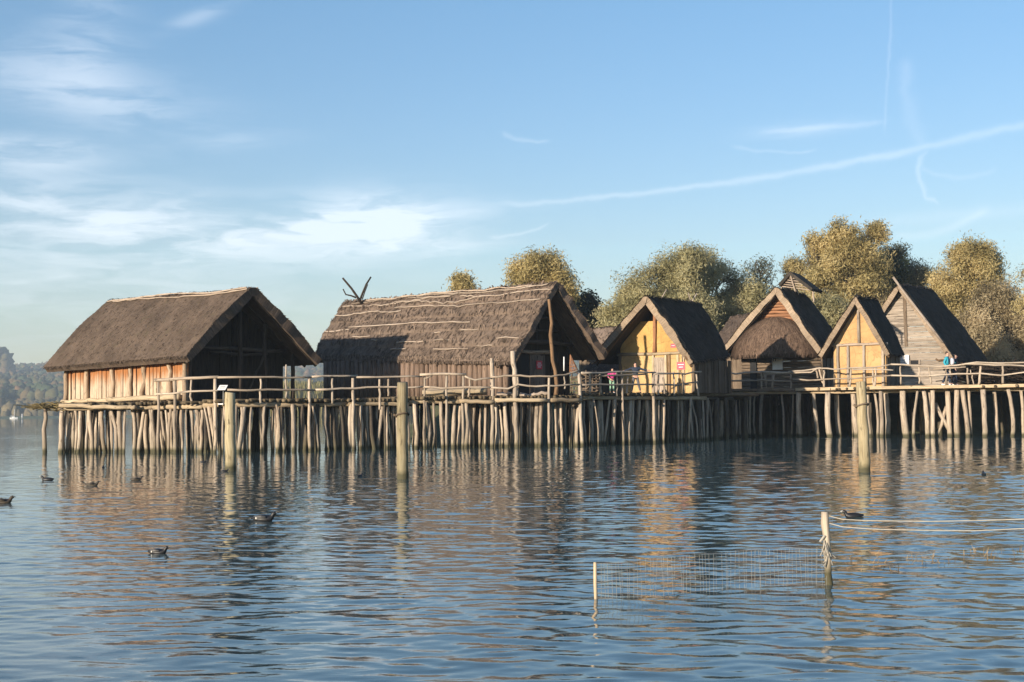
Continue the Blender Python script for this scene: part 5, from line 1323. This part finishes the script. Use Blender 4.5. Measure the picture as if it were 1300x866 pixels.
# ================================================================== trees
def tree(name, label, px, Y, blobs, mat, base=None, group='trees behind the village', dens=1.0, leaf=(.15, .036), droop=.5, seed=1, trunk=.28, sparse=False, zb=2.4):
    r = np.random.default_rng(seed)
    root = atY(px, 480, Y); root[2] = zb
    t = thing(name, label, 'tree' if name != 'bush' else 'bush', root, group)
    V = []
    def cluster(c, ax, bx, by):
        area = 4 * math.pi * ((ax[0] * ax[1]) ** 1.6 / 3 + (ax[0] * ax[2]) ** 1.6 * 2 / 3) ** (1 / 1.6)
        nc = max(4, int(area * 2.3 * dens))
        dirs = r.normal(size=(nc, 3)); dirs /= np.linalg.norm(dirs, axis=1)[:, None]
        bump = 1 + .55 * vnoise(dirs[:, 0] * 2.6 + bx, dirs[:, 2] * 2.6 + by) + .3 * vnoise(dirs[:, 0] * 6 + bx, dirs[:, 1] * 6 + dirs[:, 2] * 5)
        rad = bump * r.uniform(.45, 1.04, nc) ** .6
        rad = rad * np.where(r.random(nc) < .16, r.uniform(1.05, 1.3, nc), 1)
        cc = c + dirs * rad[:, None] * ax
        cc = cc[vnoise(cc[:, 0] * .8 + cc[:, 1] * .35 + 7, cc[:, 2] * .8 + cc[:, 1] * .2) > -.19]; dirs = dirs[:0] if len(cc) == 0 else (cc - c) / (np.linalg.norm(cc - c, axis=1)[:, None] + 1e-6); nc = len(cc)
        nl = 62 if not sparse else 26
        pp = np.repeat(cc, nl, 0) + r.normal(size=(nc * nl, 3)) * np.array([.32, .32, .3])
        nv_ = np.repeat(dirs + np.array([0, 0, .25]), nl, 0) + r.normal(size=(nc * nl, 3)) * .45; nv_ /= np.linalg.norm(nv_, axis=1)[:, None]
        dd = r.normal(size=(nc * nl, 3)) * .7 + np.array([0, 0, -droop]); dd -= nv_ * (dd * nv_).sum(1)[:, None]; dd /= np.linalg.norm(dd, axis=1)[:, None]
        sd = np.cross(dd, nv_); sd /= np.linalg.norm(sd, axis=1)[:, None]
        ll = leaf[0] * r.uniform(.6, 1.4, nc * nl)[:, None]; lw = leaf[1] * r.uniform(.6, 1.4, nc * nl)[:, None]
        V.append(np.stack([pp - dd * ll, pp + sd * lw, pp + dd * ll, pp - sd * lw], 1).reshape(-1, 3))
    mbt = MB(); tops = []
    for (bx, by, rx, ry) in blobs:
        Yb = Y + r.uniform(-.25, .25) * rx * Y / F; c = atY(bx, by, Yb); ax = np.array([rx, rx * .85, ry]) * 1.1 * Y / F
        tops.append((c, ax))
        subs = [(c, ax * .8)]
        for q in range(11):
            d0 = r.normal(size=3); d0[2] = d0[2] * .8 + .25; d0 /= np.linalg.norm(d0); k_ = r.uniform(.28, .5)
            subs.append((c + d0 * ax * r.uniform(.62, .85), ax.mean() * k_ * np.array([1, 1, r.uniform(.8, 1.5)])))
        for c, ax in subs: cluster(c, ax, bx, by)
    V = np.concatenate(V); n = len(V) // 4
    mb = MB(); mb.addq(V, np.arange(n * 4).reshape(-1, 4), np.zeros((n * 4, 2))); mb.build('crown', mat, t)
    low = min(c[2] - ax[2] * .2 for c, ax in tops)
    fork = np.array([root[0], root[1], root[2] + max(.6, (low - root[2]) * .45)])
    mb = MB(); mb.tube(wob(root - z * .4, fork, 5, .05), np.linspace(trunk * 1.3, trunk, 5), 9)
    for c, ax in tops:
        e = c + z * ax[2] * .35; mb.tube(wob(fork, e, 8, .15), np.linspace(trunk * .6, .04, 8), 6)
        for k in range(5 if not sparse else 9):
            d = r.normal(size=3); d[2] = abs(d[2]) * .8; d /= np.linalg.norm(d); s_ = lerp(fork, e, r.uniform(.55, .95)); mb.tube(wob(s_, c + d * ax * .95, 6, .1), np.linspace(trunk * .25, .02, 6), 5)
    mb.build('trunk', M['bark'], t, smooth=True)
    return t
M['willow'] = leaf_mat('willow_leaves', [(.16, .155, .075), (.43, .39, .21), (.6, .54, .33)])
M['willow_yellow'] = leaf_mat('yellowing_willow_leaves', [(.18, .155, .065), (.5, .41, .19), (.68, .56, .3)])
M['dark_leaf'] = leaf_mat('dark_green_leaves', [(.02, .035, .018), (.05, .072, .034), (.1, .115, .05)])
M['grey_leaf'] = leaf_mat('grey_green_leaves', [(.08, .09, .055), (.18, .18, .11), (.28, .265, .17)])
M['brown_leaf'] = leaf_mat('brown_olive_leaves', [(.17, .14, .08), (.45, .37, .225), (.6, .5, .33)])
tree('willow_tree', 'yellow olive tree top showing above the long house ridge', 690, 112, [(683, 342, 30, 18), (703, 362, 28, 22), (660, 358, 18, 14), (688, 392, 38, 30), (690, 425, 40, 26)], M['willow_yellow'], seed=1)
tree('willow_tree', 'small tuft of tree top left of the yellow olive one over the ridge', 588, 118, [(587, 358, 7, 5), (588, 376, 15, 14), (590, 402, 20, 22), (590, 432, 22, 20)], M['willow_yellow'], seed=2)
tree('broadleaf_tree', 'dark green tree between the long house and the yellow house', 750, 118, [(748, 396, 19, 17), (760, 412, 16, 16), (735, 395, 14, 16)], M['dark_leaf'], seed=3, droop=.1, leaf=(.14, .06))
tree('willow_tree', 'wide domed olive willow behind the yellow house', 865, 112, [(866, 356, 44, 32), (838, 372, 36, 32), (815, 392, 36, 34), (790, 414, 28, 28), (856, 400, 55, 40)], M['willow'], seed=4, dens=.85)
tree('willow_tree', 'round olive green willow right beside the wide domed one', 915, 116, [(908, 355, 34, 29), (888, 362, 24, 28), (935, 383, 34, 34), (898, 390, 34, 34), (925, 415, 50, 30)], M['willow'], seed=5, dens=.85)
tree('sparse_tree', 'thin grey half bare tree left of the log house gable', 966, 122, [(965, 350, 18, 21), (972, 385, 20, 26)], M['grey_leaf'], seed=6, dens=.5, sparse=True)
tree('willow_tree', 'small yellow tree crown peeping over the smoke vent', 1008, 124, [(1007, 338, 10, 9), (1012, 372, 14, 24)], M['willow_yellow'], seed=7)
tree('willow_tree', 'tallest golden willow rising over the ochre house', 1085, 118, [(1080, 308, 27, 26), (1050, 338, 30, 30), (1030, 312, 11, 10), (1100, 328, 30, 30), (1048, 375, 36, 36), (1085, 360, 40, 30), (1110, 300, 12, 14)], M['willow_yellow'], seed=8, dens=.85)
tree('broadleaf_tree', 'dark shaded tree between the golden willow and the plank house', 1112, 121, [(1108, 350, 28, 26), (1120, 378, 30, 22), (1092, 372, 24, 20)], M['dark_leaf'], seed=9, droop=.2)
tree('grey_willow', 'grey green tree just left of the plank house gable', 1143, 124, [(1138, 330, 17, 17), (1152, 352, 22, 20), (1140, 375, 30, 25)], M['grey_leaf'], seed=10, dens=.8)
tree('willow_tree', 'tall golden brown tree right of the plank house roof', 1232, 121, [(1228, 330, 26, 25), (1250, 335, 28, 20), (1212, 362, 26, 30), (1245, 372, 26, 26), (1222, 400, 24, 24)], M['willow_yellow'], seed=11, dens=.8)
tree('bush', 'big brownish olive bush at the right edge beside the plank house roof', 1265, 117, [(1262, 400, 33, 33), (1236, 424, 24, 32), (1222, 440, 16, 22), (1285, 420, 32, 36), (1252, 432, 32, 32), (1300, 445, 34, 30), (1270, 452, 40, 24)], M['brown_leaf'], seed=12, dens=.9, trunk=.15)
tree('sparse_tree', 'bare branched tree with few tan leaves cut by the right edge', 1318, 112, [(1312, 352, 18, 16), (1306, 385, 16, 14), (1335, 372, 24, 30)], M['willow_yellow'], seed=13, dens=.35, sparse=True)
tree('bush', 'pale olive bush in the gap between the log house and the ochre house', 1050, 106, [(1048, 405, 28, 30), (1022, 400, 20, 30), (1068, 410, 22, 28), (1040, 440, 40, 24)], M['willow'], seed=14, trunk=.12)
tree('bush', 'olive bush between the ochre roof and the plank house gable', 1110, 118, [(1112, 400, 22, 20), (1128, 395, 18, 20), (1105, 425, 30, 24)], M['brown_leaf'], seed=15, trunk=.12)
tree('bush', 'dark shaded shrub right behind the plank house roof', 1200, 124, [(1191, 384, 13, 18), (1198, 402, 13, 16)], M['dark_leaf'], seed=16, trunk=.12)
haze()
